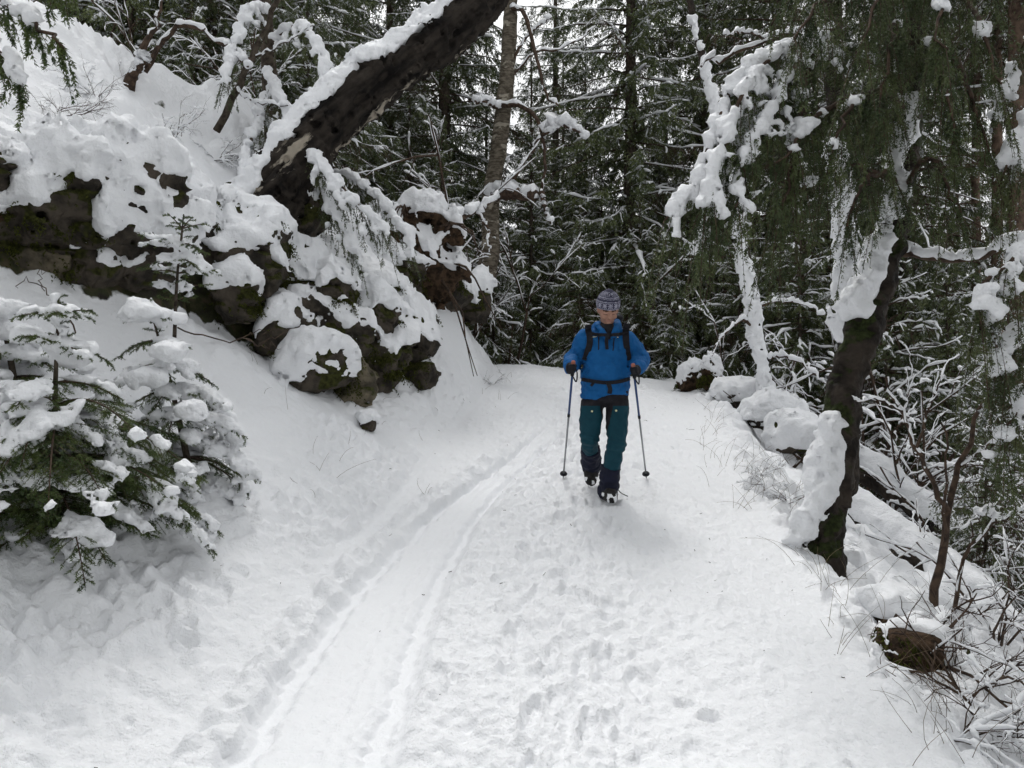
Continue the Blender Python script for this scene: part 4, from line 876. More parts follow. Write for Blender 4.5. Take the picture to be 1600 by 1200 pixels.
edge_tree('spruce behind the foot of the leaning birch with drooping snowy branches', f, f + [-.2, 0, 3.2], [
    ([(415, 110, 9.5), (440, 160, 8.9), (480, 230, 8.3), (540, 300, 7.9), (600, 360, 7.7)], .03, .6),
    ([(420, 190, 9.5), (480, 260, 8.8), (520, 320, 8.2), (560, 400, 7.9)], .03, .6),
    ([(415, 150, 9.5), (400, 200, 8.9), (380, 260, 8.4), (365, 310, 8.2)], .03, .6),
    ([(425, 60, 9.5), (470, 40, 9.0), (500, 80, 8.8), (515, 140, 8.7)], .03, .6),
    ([(420, 20, 9.5), (390, 10, 9.0), (370, 60, 8.8), (350, 120, 8.6)], .03, .6),
    ([(430, 230, 9.5), (540, 270, 9.0), (610, 330, 8.7), (645, 385, 8.5)], .03, .6)], 404, needle='needle', p0=.52, rsnow=.05, hang_len=(.15, .45), gap=.03)

# ------------------------------------------------------------------ young spruces on the left bank
def near_spruce(label, foot, top, whorls, seed, rsnow=.05, p=.7, r=.03, needle='needle_near', group='young spruces on the left bank', heavy=(), gap=.03, lat=.40, h=.017):
    """whorls: (height fraction, number, length, elevation, droop)"""
    rr = np.random.default_rng(seed); foot = np.array(foot); top = np.array(top); root = thing('young_spruce', label, 'tree', foot, group); off = foot
    ax = smooth_path([foot - [0, 0, .15], foot * .5 + top * .5 + rr.normal(0, .02, 3), top], 10)
    V, T, Q = tubes(ax - off, np.linspace(r, .004, 10), 7); Geo().add(V, T, Q).obj('trunk', M['bark_spruce'], root)
    gw = Geo(); gn = Geo(); lines = []
    for f, n, L, el, dr in whorls:
        a0 = rr.uniform(0, 6.3); o = foot + (top - foot) * f
        for k in range(n):
            a = a0 + k * 6.283 / n + rr.normal(0, .2); l = L * rr.uniform(.75, 1.15); e = el + rr.normal(0, .1)
            lines.append(twig_lines(o[None], np.array([[math.cos(a) * math.cos(e), math.sin(a) * math.cos(e), math.sin(e)]]), np.array([l]), np.array([dr * l * rr.uniform(.6, 1.3)]), 9)[0])
    lines.append(np.array([foot + (top - foot) * t for t in np.linspace(.8, 1, 5)]))
    for W in lines: V, T, Q = tubes(W, np.linspace(.005 + .007 * np.linalg.norm(W[-1] - W[0]), .002, len(W)), 4); gw.add(V, T, Q)
    tl = sprays(lines, rr, gw, gn, gap=gap, lat=lat, droop=.35)
    lo = np.min([w.min(0) for w in lines], 0) - .2; hi = np.max([w.max(0) for w in lines], 0) + .25; g = SDF(lo, hi, h)
    blobs_on(g, lines[:-1], rr, rsnow, p + .12, .026, k=.035, seed=seed * .37, flat=.6); blobs_on(g, [t for t in tl[rr.random(len(tl)) < .75]], rr, rsnow * .55, p + .03, .022, k=.022, seed=seed * .37, flat=.6)
    for c, rad in heavy:
        for q in range(9): g.ell(np.array(c) + rr.normal(0, 1, 3) * np.array([rad, rad, rad * .5]) * .55, np.array([1, 1, .7]) * rad * rr.uniform(.4, .75), .05)
    g.bump(.020, 6, 2, seed + 9); g.bump(.016, 13, 2, seed); g.bump(.013, 28, 2, seed, billow=True)
    for G in (gw, gn): G.V = [v - off for v in G.V]
    b = gw.obj('branches', M['twig'], root); b['kind'] = 'stuff'; o = gn.obj('needles', M[needle], root, False); o['kind'] = 'stuff'
    V, Q = g.mesh(); o = obj('snow_load', make_mesh('snow_load', tidy(V, Q) - off, None, Q, [M['snow']]), root); o['kind'] = 'stuff'
    return root
f1 = ground_at(95, 840, 3.5); f2 = ground_at(285, 760, 3.5)
near_spruce('bushy green young spruce with drooping snowy branches at the left edge', f1 + [-.05, .05, -.05], P(92, 462, 4.15), [(.08, 6, .45, .05, .3), (.15, 7, .62, .1, .38), (.22, 8, .75, .15, .46), (.29, 8, .84, .18, .52), (.36, 9, .86, .2, .55), (.43, 8, .84, .22, .58), (.50, 8, .78, .25, .6), (.57, 7, .66, .25, .6), (.66, 5, .42, .25, .5), (.80, 5, .25, .3, .4), (.92, 6, .22, .35, .3)],
    501, rsnow=.026, p=.31, gap=.024, heavy=[(P(105, 555, 4.3), .08)])
near_spruce('young spruce almost buried in heavy snow right of the bushy one', f2 + [0, .25, -.05], P(232, 470, 4.9), [(.05, 6, .36, -.0, .35), (.18, 7, .44, 0, .4), (.30, 7, .44, .0, .45), (.42, 7, .42, .05, .5), (.55, 6, .38, .1, .5), (.68, 6, .32, .1, .55), (.80, 5, .25, .2, .5), (.92, 5, .16, .3, .3)],
    502, rsnow=.030, p=.46, heavy=[(P(225, 488, 4.85), .075), (P(262, 548, 4.75), .07), (P(300, 640, 4.65), .06), (P(225, 590, 4.7), .07)])
near_spruce('thin sapling with a bare stem and a sparse snowy top on the bank', ground_at(272, 512, 3.5) + [0, 0, -.03], P(287, 335, 5.3), [(.30, 4, .20, .3, .1), (.42, 4, .24, .25, .15), (.55, 5, .28, .2, .2), (.66, 5, .30, .15, .25), (.78, 5, .28, .2, .25), (.90, 4, .16, .4, .1)],
    503, rsnow=.020, p=.32, r=.018, gap=.04, lat=.3)
near_spruce('small spruce sprig at the left edge below the mossy rock', ground_at(20, 640, 3.5) + [0, .1, 0], P(-5, 470, 4.9), [(.1, 6, .45, 0, .4), (.3, 6, .42, .05, .4), (.5, 6, .36, .1, .4), (.7, 5, .26, .2, .4), (.9, 4, .15, .3, .3)], 504, rsnow=.042, p=.5)
# ------------------------------------------------------------------ the hiker
def cloth(name, col, var, scale=30, rough=.75): return mat(name, col, rough, .25, var=var, scale=scale, bump=(60, .25, .004))
M['jacket'] = cloth('jacket_blue', (.003, .092, .28), (.004, .10, .30)); M['black'] = cloth('black_cloth', (.008, .008, .011), (.014, .014, .018))
M['trouser'] = cloth('trouser_teal', (.002, .040, .060), (.003, .045, .066)); M['navy'] = cloth('gaiter_navy', (.006, .008, .022), (.008, .010, .028))
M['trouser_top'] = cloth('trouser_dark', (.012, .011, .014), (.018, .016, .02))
M['skin'] = mat('skin', (.36, .20, .14), .55, .35, var=(.42, .23, .165), scale=25); M['lips'] = mat('lips', (.34, .15, .12), .5, .3, var=(.37, .17, .13)); M['brow'] = mat('brow', (.09, .05, .035), .8, .1, var=(.12, .07, .05))
M['hat'] = cloth('hat_navy', (.03, .03, .06), (.05, .05, .085), 60); M['hat_wool'] = cloth('hat_white', (.24, .24, .31), (.34, .34, .41), 60)
M['boot'] = cloth('boot', (.012, .011, .011), (.03, .028, .026)); M['grey_metal'] = mat('grey_metal', (.30, .31, .32), .35, .5, metal=.6); M['blue_metal'] = mat('blue_metal', (.02, .06, .18), .4, .5, metal=.3)
M['cork'] = mat('grip_cork', (.36, .13, .09), .7, .2, var=(.46, .20, .14)); M['logo'] = mat('logo_pale', (.75, .72, .45), .6, .2)
HC = P(945, 783, 6.3); HX, HY, HZ = HC[0], HC[1], HC[2] - .005
PX = 6.3 / F
def B(px, py, dy=0.0): return np.array([(px - 945) * PX * (1 + dy / 6.3), dy, (783 - py) * PX + 0 * dy])     # hiker space: x right, y away, z up
hiker = None
neck = B(949, 511, .02); head = B(949, 485, -.035)
sh_l, sh_r = B(917, 531, .03), B(981, 531, .03)               # as seen: left and right in the picture
el_l, el_r = B(899, 560, .10), B(1001, 560, .10)
ha_l, ha_r = B(888, 573, -.14), B(992, 576, -.14)
hip_l, hip_r = B(925, 625, .02), B(967, 625, .02)
kn_l, kn_r = B(921, 683, -.02), B(961, 690, -.10)
an_l, an_r = B(932, 734, .36), B(950, 766, .02)
def base_body(g, t=0.0, arms=True, legs=True, torso=True):
    if torso:
        g.cone(B(947, 549, .02), B(946, 565, .02), .118 + t, .116 + t, .05, sx=1.28); g.cone(B(946, 560, .02), B(946, 594, .02), .118 + t, .112 + t, .06, sx=1.25)
        g.cone(sh_l + [.06, 0, .0], sh_r - [.06, 0, .0], .078 + t, .078 + t, .07); g.cone(B(949, 540, .03), B(949, 520, .03), .08 + t, .06 + t, .06, sx=1.2)
    if arms:
        for s, e, w in ((sh_l, el_l, ha_l), (sh_r, el_r, ha_r)):
            g.cone(s, e, .066 + t, .052 + t, .05); g.cone(e, w, .050 + t, .036 + t, .03)
    if legs:
        g.cone(hip_l + [.03, 0, .03], hip_r - [.03, 0, -.03], .098 + t, .098 + t, .03)
        for h, k, a in ((hip_l, kn_l, an_l), (hip_r, kn_r, an_r)):
            g.cone(h, k, .080 + t, .060 + t, .03); g.cone(k, a, .058 + t, .040 + t, .03)
BOW = rotm(.46, 0, .06)
class _Bowed:
    """adds offsets turned with the bowed head"""
    def __init__(s, c): s.c = np.asarray(c)
    def __add__(s, o): return s.c + BOW @ np.asarray(o, float)
def head_shape(g):
    c = _Bowed(head); g.ell(c + [0, .01, .03], (.077, .095, .10), .02); g.cone(c + [0, -.03, -.03], c + [0, -.052, -.085], .058, .034, .03)           # skull, jaw
    g.cone(neck + [0, .03, -.05], head + [0, .02, -.04], .056, .055, .03)
    g.cone(c + [0, -.090, .012], c + [0, -.113, -.026], .009, .0145, .010); g.cone(c + [-.014, -.095, -.028], c + [.014, -.095, -.028], .009, .009, .008)   # nose
    for s in (-1, 1):
        g.cone(c + [s * .018, -.089, .024], c + [s * .052, -.074, .022], .011, .009, .010)       # brow
        g.ell(c + [s * .032, -.078, .004], (.014, .012, .010), .006)                             # lowered lid
        g.ell(c + [s * .045, -.062, -.030], (.022, .024, .020), .02)                             # cheek
        g.ell(c + [s * .080, .008, .0], (.010, .020, .030), .008)                                # ear
    g.cone(c + [-.020, -.087, -.052], c + [.020, -.087, -.052], .0065, .0065, .006); g.cone(c + [-.016, -.086, -.061], c + [.016, -.086, -.061], .007, .007, .006)
    g.ell(c + [0, -.080, -.080], (.022, .016, .014), .012)
def off_mesh(g, name, mats, parent, mi=None, it=1):
    V, Q = g.mesh(); V = tidy(V, Q, it) if it else V
    return obj(name, make_mesh(name, V, None, Q, mats, True, None if mi is None else mi(V, Q)), parent)
def build_hiker():
    global hiker
    g = SDF((-.42, -.35, -.02), (.42, .5, 1.80), .008); base_body(g, -.022)
    D0 = g.D; head_shape(g)
    def cols(V, Q):
        m = (V[Q].mean(1) - head) @ BOW; k = np.zeros(len(Q), int); f = m[:, 1] < -.06
        k[f & (np.abs(m[:, 2] + .0565) < .007) & (np.abs(m[:, 0]) < .021)] = 1
        k[f & (np.abs(m[:, 2] - .030 + .10 * np.abs(np.abs(m[:, 0]) - .03)) < .0055) & (np.abs(np.abs(m[:, 0]) - .034) < .022)] = 2
        k[f & (np.abs(m[:, 2] + .002) < .0035) & (np.abs(np.abs(m[:, 0]) - .032) < .014)] = 2
        return k
    # feet of the body
    g.cone(an_r, an_r + [.01, -.14, -.05], .035, .03, .02); g.cone(an_l, an_l + [0, -.07, -.12], .035, .03, .02)
    V, Q = g.mesh(); hiker = obj('person', make_mesh('person', V, None, Q, [M['skin'], M['lips'], M['brow']], True, cols(V, Q)))
    tag(hiker, 'hiker in blue jacket, teal trousers and patterned knit hat walking with two poles', 'person')
    hiker.location = (HX, HY, HZ)
    # jacket
    g = SDF((-.46, -.32, .78), (.46, .40, 1.56), .009)
    base_body(g, .016, legs=False)
    g.cone(B(946, 585, .02), B(946, 618, .02), .140, .152, .06, sx=1.34)                        # skirt of the jacket
    for s, e, w in ((sh_l, el_l, ha_l), (sh_r, el_r, ha_r)):
        g.cone(s, e, .076, .070, .04); g.cone(e, w * .88 + e * .12, .072, .056, .03)
    x, y, z = g.grid(); g.D = np.maximum(g.D, (.875 + .05 * x + .012 * np.sin(x * 17) - z).astype(np.float32))
    for q in (-1, 1):                                                                             # open collar
        g.chain([neck + [q * .04, .085, .045], neck + [q * .085, .03, .040], neck + [q * .083, -.045, .015], neck + [q * .055, -.10, -.035], neck + [q * .022, -.13, -.085]], [.026, .026, .026, .026, .022], .02)
    g.cone(neck + [-.07, .09, .0], neck + [.07, .09, .0], .06, .06, .03)                         # hood lying behind
    g.D = np.maximum(g.D, -(np.sqrt((x - neck[0]) ** 2 + ((y - neck[1] + .0) / 1.1) ** 2) - .056 + np.clip(neck[2] - .045 - z, 0, 1)).astype(np.float32))   # neck opening
    g.bump(.016, 6, 2, 2.0, band=.1); g.bump(.009, 15, 2, 5.0, band=.1, billow=True)
    for s, e in ((sh_l, el_l), (sh_r, el_r)):                                                    # creases round the elbows
        for q in range(4):
            c = e + (s - e) * (.05 + .09 * q); d = unit(s - e)
            t = (x - c[0]) * d[0] + (y - c[1]) * d[1] + (z - c[2]) * d[2]; r2 = (x - c[0]) ** 2 + (y - c[1]) ** 2 + (z - c[2]) ** 2
            g.D = g.D + (np.where(r2 < .03, .008 * np.exp(-((t + .02 * np.sin(x * 30)) / .010) ** 2), 0)).astype(np.float32)
    jk = g; off_mesh(g, 'jacket', [M['jacket']], hiker)
    gd = SDF((-.2, -.25, 1.25), (.2, .2, 1.56), .0075); gd.cone(neck + [0, .0, -.06], neck + [0, -.012, .018], .075, .062, .02); gd.cone(neck + [0, -.075, -.015], neck + [0, -.105, -.075], .052, .030, .03, sx=1.1); gd.bump(.008, 20, 2, 1.0); off_mesh(gd, 'neck_scarf', [M['black']], hiker)
    # trousers
    g = SDF((-.30, -.35, .15), (.30, .45, 1.0), .009)
    g.cone(hip_l + [.035, 0, .06], hip_r - [.035, 0, -.06], .112, .112, .05)
    for h, k, a in ((hip_l, kn_l, an_l), (hip_r, kn_r, an_r)):
        h2 = h + (k - h) * .15; g.cone(h2, k, .100, .080, .015); g.cone(k, a, .079, .064, .02)
    x, y, z = g.grid(); g.bump(.012, 8, 2, 7.0, band=.1); g.bump(.008, 17, 2, 9.0, band=.1)
    for k in (kn_l, kn_r):
        for q in range(3): g.D = g.D + (np.where((x - k[0]) ** 2 < .012, .009 * np.exp(-((z - k[2] + .05 * q - .03 + .2 * (x - k[0])) / .010) ** 2), 0)).astype(np.float32)
    for a, kk in ((an_l, kn_l), (an_r, kn_r)):
        d = unit(a - kk); c = kk + (a - kk) * .80; g.D = np.maximum(g.D, np.where((x - a[0]) * (1 if a is an_r else -1) > -.12, np.where((np.abs(x - c[0]) < .13), (x - c[0]) * d[0] + (y - c[1]) * d[1] + (z - c[2]) * d[2], -1), -1).astype(np.float32))
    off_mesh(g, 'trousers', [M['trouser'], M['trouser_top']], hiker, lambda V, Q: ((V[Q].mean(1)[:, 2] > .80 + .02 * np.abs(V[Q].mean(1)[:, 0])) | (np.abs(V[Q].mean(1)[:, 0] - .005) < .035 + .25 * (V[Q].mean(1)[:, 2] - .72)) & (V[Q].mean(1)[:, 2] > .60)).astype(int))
    for h in (B(923, 641), B(960, 640)):
        Geo().add(*tubes(np.array([[h[0], -.10, h[2]], [h[0], -.118, h[2]]]), np.array([.009, .008]), 8)).obj('rivet', M['logo'], hiker)
    # gaiters and boots
    def leg_end(k, a, toe_, seed, fr=.52):
        g = SDF(np.minimum(k, a) - .16, np.maximum(k, a) + .16, .007); s0 = k + (a - k) * fr
        g.cone(s0, k + (a - k) * .78, .078, .086, .02); g.cone(k + (a - k) * .80, a, .084, .078, .025); g.cone(a, a + (toe_ - a) * .35, .078, .064, .03)
        x, y, z = g.grid(); d = unit(a - k); t = (x - k[0]) * d[0] + (y - k[1]) * d[1] + (z - k[2]) * d[2]; L = np.linalg.norm(a - k)
        g.D = np.maximum(g.D, (fr * L - t).astype(np.float32)); g.bump(.014, 11, 2, seed, band=.1); g.bump(.008, 26, 2, seed, band=.1)
        g.D = g.D + (.014 * np.exp(-((t - .80 * L + .1 * x) / .014) ** 2)).astype(np.float32)
        o = off_mesh(g, 'gaiter', [M['navy']], hiker)
        V, T, Q = tubes(smooth_path([a + [.07, -.05, .03], a + [.10, -.07, -.01], a + [.16, -.06, -.04]], 6), np.full(6, .004), 5); Geo().add(V, T, Q).obj('lace', M['black'], o)
        g = SDF(np.minimum(a, toe_) - .13, np.maximum(a, toe_) + .13, .0065); d = unit(toe_ - a)
        g.cone(a + [0, .02, -.02], toe_ * .55 + a * .45, .062, .052, .03); g.cone(toe_ * .5 + a * .5, toe_, .054, .044, .03, sx=1.12); g.bump(.006, 20, 2, seed)
        b = off_mesh(g, 'boot', [M['boot'], M['snow']], hiker, lambda V, Q: (noise3(*(V[Q].mean(1).T * 22)) > .18).astype(int) * (V[Q].mean(1)[:, 2] < min(a[2], toe_[2]) + .035).astype(int))
        return b
    leg_end(kn_r, an_r, an_r + [.012, -.165, -.038], 3.0, .50)
    leg_end(kn_l, an_l, an_l + [-.012, -.075, -.125], 4.0, .38)
    # hat
    g = SDF(head - .17, head + .20, .0055); hc = _Bowed(head); g.ell(hc + [0, .012, .062], (.092, .106, .108), .02, rot=BOW); g.cone(hc + [0, .012, .015], hc + [0, .012, .06], .089, .094, .03, sy=1.12); g.ell(hc + [0, .02, .168], (.022, .022, .014), .02)
    x, y, z = g.grid(); zz = (x - head[0]) * BOW[0, 2] + (y - head[1]) * BOW[1, 2] + (z - head[2]) * BOW[2, 2]; yy = (x - head[0]) * BOW[0, 1] + (y - head[1]) * BOW[1, 1] + (z - head[2]) * BOW[2, 1]
    g.D = np.maximum(g.D, (.026 - .10 * yy - zz).astype(np.float32)); g.bump(.002, 40, 1, 3)
    def knit(V, Q):
        m = (V[Q].mean(1) - head) @ BOW; a = np.arctan2(m[:, 0], -m[:, 1]) / .50; u = (a + .5) % 1 - .5; v = (m[:, 2] - .062 + .10 * m[:, 1]) / .052
        star = (np.minimum(np.minimum(np.abs(u * 1.0), np.abs(v)), np.minimum(np.abs(u - v * .9), np.abs(u + v * .9)) * .7) < .075) & (np.abs(v) < .42) & (np.abs(u) < .42)
        ring = (np.abs(np.abs(v) - .58) < .07) | (np.abs(v - 1.25) < .06); dots = (np.abs(v - .95) < .18) & (((a * 4 + (v > .95) * .5) % 1) < .5)
        low = (v < -.70) & (((a * 5 + np.floor(v * 6) * .5) % 1) < .45); top = (v > 1.4) & (((a * 3 + np.floor(v * 5) * .5) % 1) < .35)
        return (star | ring | dots & (v > .95) | top & (v < 2)).astype(int)
    off_mesh(g, 'hat', [M['hat'], M['hat_wool']], hiker, knit, 0)
    # gloves: palm, four fingers closed round the grip, thumb along the side
    def glove(w, el, s, ax):
        g = SDF(w - .12, w + .12, .0055); d = unit(w - el); c = w + d * .045
        fw = unit(np.array([0, -1., 0]) * .9 + d * .3); up = ax; inn = unit(np.cross(up, fw)) * s                                # inn: towards the grip
        g.cone(w - d * .03, w + d * .02, .040, .036, .02); g.cone(c + up * .022, c - up * .024, .031, .029, .02)
        for q in range(4):
            k = c + up * (.030 - .020 * q) + fw * .022; l = (.85, 1.0, .95, .75)[q]
            p = [k, k + fw * .026 * l + inn * .006, k + fw * .030 * l + inn * .034 * l, k + fw * .006 + inn * .044 * l]; g.chain(p, [.0135, .0130, .0120, .0110], .003)
        g.chain([c + up * .018 + inn * .015, c + up * .036 + inn * .034 + fw * .006, c + up * .030 + inn * .044 + fw * .026], [.015, .0135, .012], .006)
        off_mesh(g, 'glove', [M['black']], hiker); return c + inn * .024 + fw * .012
    tips = (ground_at(880, 747, 5, 9), ground_at(1010, 747, 5, 9)); grips = []
    for w, el, s, tip in ((ha_l, el_l, 1, tips[0]), (ha_r, el_r, -1, tips[1])):
        t = tip - np.array([HX, HY, HZ]); ax = unit(w + np.array([0, -.05, 0]) - t); grips.append((glove(w, el, s, ax), t))
    # trekking poles
    for (c, t), lab in zip(grips, ('trekking pole on the left of the picture, blue shaft with grey lower half', 'trekking pole on the right of the picture, leaning outwards from the hand')):
        ax = unit(c - t); L = np.linalg.norm(c - t); root = thing('trekking_pole', lab, 'trekking pole', (HX + t[0], HY + t[1], HZ + t[2]), 'trekking poles of the hiker')
        def tb(a, b, r0, r1, m, nm, n=10): Geo().add(*tubes(np.array([ax * a, ax * b]), np.array([r0, r1]), n)).obj(nm, m, root)
        tb(-.05, .04, .003, .006, M['grey_metal'], 'tip'); tb(.03, L * .62, .0075, .0085, M['grey_metal'], 'lower_shaft'); tb(L * .60, L - .06, .0095, .0095, M['blue_metal'], 'upper_shaft'); tb(L * .59, L * .615, .012, .012, M['black'], 'clamp')
        tb(L - .07, L + .035, .015, .0165, M['black'], 'grip'); tb(L + .035, L + .072, .018, .016, M['cork'], 'grip_top'); tb(.055, .063, .034, .030, M['black'], 'basket', 14)
        s = smooth_path([ax * (L + .03) + [0, -.016, 0], ax * L + [.03, -.045, -.03], ax * (L - .06) + [.03, -.03, -.06], ax * (L - .05) + [.0, -.015, -.02]], 12); Geo().add(*tubes(s, np.full(12, .006), 5)).obj('wrist_strap', M['black'], root)
    # backpack with its straps
    bp = thing('backpack', 'black backpack on the hiker, straps buckled over chest and hips', 'backpack', (HX, HY, HZ))
    g = SDF((-.26, .10, .85), (.26, .50, 1.62), .01); g.cone((.01, .27, .98), (.01, .27, 1.38), .135, .125, .05, sx=1.25); g.ell((.035, .25, 1.42), (.15, .10, .09), .06); g.bump(.015, 9, 2, 3); off_mesh(g, 'pack', [M['black']], bp)
    gl = SDF((-.05, .02, 1.33), (.22, .25, 1.60), .008); gl.ell(B(967, 496, .13), (.055, .06, .05), .02); gl.bump(.01, 14, 2, 2); off_mesh(gl, 'lid_corner', [M['black']], bp)
    ins = jk.D < 0
    def front(x, z, o=.010):
        i = int(np.clip(round((x - jk.lo[0]) / jk.h), 0, jk.n[0] - 1)); k = int(np.clip(round((z - jk.lo[2]) / jk.h), 0, jk.n[2] - 1)); col = ins[i, :, k]
        y = jk.lo[1] + jk.h * np.argmax(col) if col.any() else -.1
        return np.array([x, y - o, z])
    def ribbon(pp, w, nm, m=M['black'], parent=bp, o=.006, n=24, thick=.010):
        q = smooth_path(np.array([[a[0], 0, a[1]] for a in pp]), n); c = np.array([front(t[0], t[2], o) for t in q])
        ys = np.convolve(np.pad(c[:, 1], 2, 'edge'), np.ones(5) / 5, 'valid'); c[:, 1] = np.minimum(ys, c[:, 1])
        tn = unit(np.gradient(c, axis=0)); sd = unit(np.cross(tn, [0, -1., 0])); nn = np.cross(sd, tn); nn *= np.where(nn[:, 1:2] > 0, -1, 1)
        V = np.stack([c - sd * w / 2 - nn * .012, c - sd * w / 2 + nn * thick, c + sd * w / 2 + nn * thick, c + sd * w / 2 - nn * .012], 1); idx = np.arange(4 * n).reshape(n, 4)
        Q = np.stack([idx[:-1], np.roll(idx[:-1], -1, 1), np.roll(idx[1:], -1, 1), idx[1:]], -1).reshape(-1, 4); Q = np.concatenate([Q, idx[:1, ::-1], idx[-1:]])
        return Geo().add(V.reshape(-1, 3), None, Q).obj(nm, m, parent, False)
    def b2(px, py): q = B(px, py); return (q[0], q[2])
    ribbon([b2(917, 508), b2(919, 520), b2(920, 535), b2(916, 552), b2(913, 562)], .050, 'shoulder_strap'); ribbon([b2(977, 506), b2(976, 520), b2(976, 535), b2(979, 552), b2(981, 562)], .052, 'shoulder_strap')
    ribbon([b2(918, 520), b2(932, 523), b2(946, 524), b2(962, 523), b2(977, 520)], .026, 'chest_strap'); ribbon([b2(945, 522), b2(945, 533), b2(946, 546)], .026, 'strap_end', n=8)
    ribbon([b2(909, 592), b2(925, 595), b2(946, 597), b2(966, 595), b2(982, 591)], .030, 'hip_belt'); ribbon([b2(946, 596), b2(950, 606), b2(949, 614)], .034, 'belt_end', n=8); ribbon([b2(926, 596), b2(922, 601)], .022, 'belt_end', n=4)
    for a, b in ((b2(934, 526), b2(933, 548)), (b2(958, 526), b2(955, 548))): ribbon([a, b], .010, 'pocket_zip', parent=hiker, o=.001, n=8, thick=.004)
    ribbon([b2(923, 526), b2(927, 526.5), b2(931, 526)], .008, 'chest_logo', M['logo'], hiker, n=6, thick=.004, o=.004)
    ribbon([b2(962, 527), b2(964, 527)], .007, 'chest_mark', M['logo'], hiker, n=4, thick=.004, o=.004)
build_hiker()
# ------------------------------------------------------------------ bare shrubs, saplings, dead branches, grass
def shrub_lines(rr, stems, height, spread, depth=3, bend=.55, thick=1.0):
    out = []
    def go(o, d, L, r, lev):
        n = 6; p = [o]; dd = d.copy()
        for i in range(n - 1): dd = unit(dd + rr.normal(0, bend * .35, 3) + np.array([0, 0, -.04 * lev])); p.append(p[-1] + dd * L / (n - 1))
        p = np.array(p); out.append((p, r))
        if lev < depth:
            for k in range(rr.integers(3, 6)):
                t = rr.uniform(.25, .95); i = int(t * (n - 1)); go(p[i], unit(unit(p[min(i + 1, n - 1)] - p[max(i - 1, 0)]) + rr.normal(0, .55, 3)), L * rr.uniform(.28, .6), r * .5, lev + 1)
    for s in range(stems):
        a = rr.uniform(0, 6.3); go(rr.normal(0, .05, 3) * [1, 1, 0], unit(np.array([math.cos(a) * spread, math.sin(a) * spread, 1.])), height * rr.uniform(.6, 1), (height * .008 + .004) * thick, 1)
    return out
def shrub_template(seed, stems, height, spread, sr=.008, snow=.8, depth=3, material='twig', thick=1.0):
    rr = np.random.default_rng(seed); ls = shrub_lines(rr, stems, height, spread, depth, thick=thick); Pn = np.array([l[0] for l in ls]); R = np.array([l[1] for l in ls])
    w = Geo(); V, T, Q = tubes(Pn, R[:, None] * np.linspace(1, .45, 6)[None], 4); w.add(V, T, Q)
    s = Geo(); m = rr.random(len(R)) < snow; snow_on(s, Pn[m], sr * rr.uniform(.6, 1.4, int(m.sum())) + R[m] * .6, rr, S=11, sides=5, rise=.8, flat=.9, lumpy=.5)
    return w.mesh('twigs', M[material]), s.mesh('snow_load', M['snow_far'])
SHR = [shrub_template(601, 6, 1.5, .7), shrub_template(602, 5, 2.3, .5, sr=.010), shrub_template(603, 9, .7, 1.2, sr=.009, snow=.5, thick=.5), shrub_template(604, 3, 3.6, .35, sr=.012), shrub_template(605, 8, .8, 1.0, sr=.006, snow=.15, thick=.45), shrub_template(606, 5, 1.1, 1.1, sr=.006, snow=.25, depth=2, thick=.9)]
def shrub(label, loc, k, sc=1.0, rz=0.0, lean=(0, 0), group='bare shrubs'):
    r = thing('bare_shrub', label, 'shrub', loc, group); r.rotation_euler = (lean[0], lean[1], rz); r.scale = (sc,) * 3
    for nm, me in zip(('twigs', 'snow_load'), SHR[k]):
        if len(me.vertices): obj(nm, me, r)['kind'] = 'stuff'
    return r
def gbase(px, py, lo=2.5): 
    g = ground_at(px, py, lo); return g if g is not None else base(px, 9)
SH = [
 (1235, 10.6, 1, 1.0, 'snow-lined bare shrub between the white stem and the leaning trunk'),
 (1390, 9.6, 1, 1.1, 'snow-lined bare shrub behind the thick snowy log'), (1470, 8.6, 0, 1.3, 'bare shrub with clumps of snow above the second log'), (1545, 8.2, 1, 1.0, 'tall bare shrub with white twigs near the right edge'),
 (1440, 10.5, 3, 1.0, 'tall snow-lined sapling on the lower slope behind the logs'), (1330, 11.0, 3, 1.0, 'tall snow-lined sapling just behind the leaning trunk'), (1590, 6.6, 0, 1.1, 'bare shrub at the right edge below the snowy branch'),
 (800, 14.2, 3, .9, 'thin snow-lined sapling beside the slim birch'), (730, 13.4, 1, 1.0, 'snow-lined bare shrub left of the slim birch'), (690, 12.0, 0, 1.0, 'snow-lined bare shrub above the root plate'),
 (660, 12.6, 3, 1.0, 'thin snow-lined sapling under the leaning birch'), (330, 11.2, 1, .7, 'snow-lined bare thicket on the ridge of the left hillside'), (400, 10.4, 0, .9, 'bare snowy thicket left of the foot of the leaning birch'), (285, 11.4, 3, .8, 'thin bare sapling on the ridge of the left hillside'), (950, 15.2, 3, 1.1, 'tall thin snow-lined sapling behind the hiker')]
for i, (px, Y, k, s, lab) in enumerate(SH): shrub(lab, base(px, Y, -.05), k, s, trng.uniform(0, 6.3))
for i, (px, py, k, s, lab, ln) in enumerate([
 (95, 175, 4, .75, 'dark twiggy heather tuft hanging on the upper left hillside', (.5, .5)), (60, 205, 4, .7, 'twiggy heather tuft at the lip of the overhanging rock', (.6, .3)), (130, 215, 4, .6, 'drooping heather tuft right of the hillside lip', (.5, .6)), (150, 150, 2, .6, 'fine bare twigs sticking from the upper left snow', (.3, .3)),
 (270, 215, 2, .8, 'low bare twigs below the ridge of the left hillside', (.3, .2)), (340, 250, 2, .9, 'low snowy twigs beside the grey leaning sapling', (.3, .2)), (450, 300, 2, .8, 'low snowy twigs on the rocks below the leaning birch', (.3, .2)), (770, 600, 2, .5, 'dry twigs at the end of the left bank', (0, .2))]):
    shrub(lab, gbase(px, py, 4.5) + [0, 0, -.03], k, s, 1.3 * i, ln, 'twiggy tufts of the left hillside')
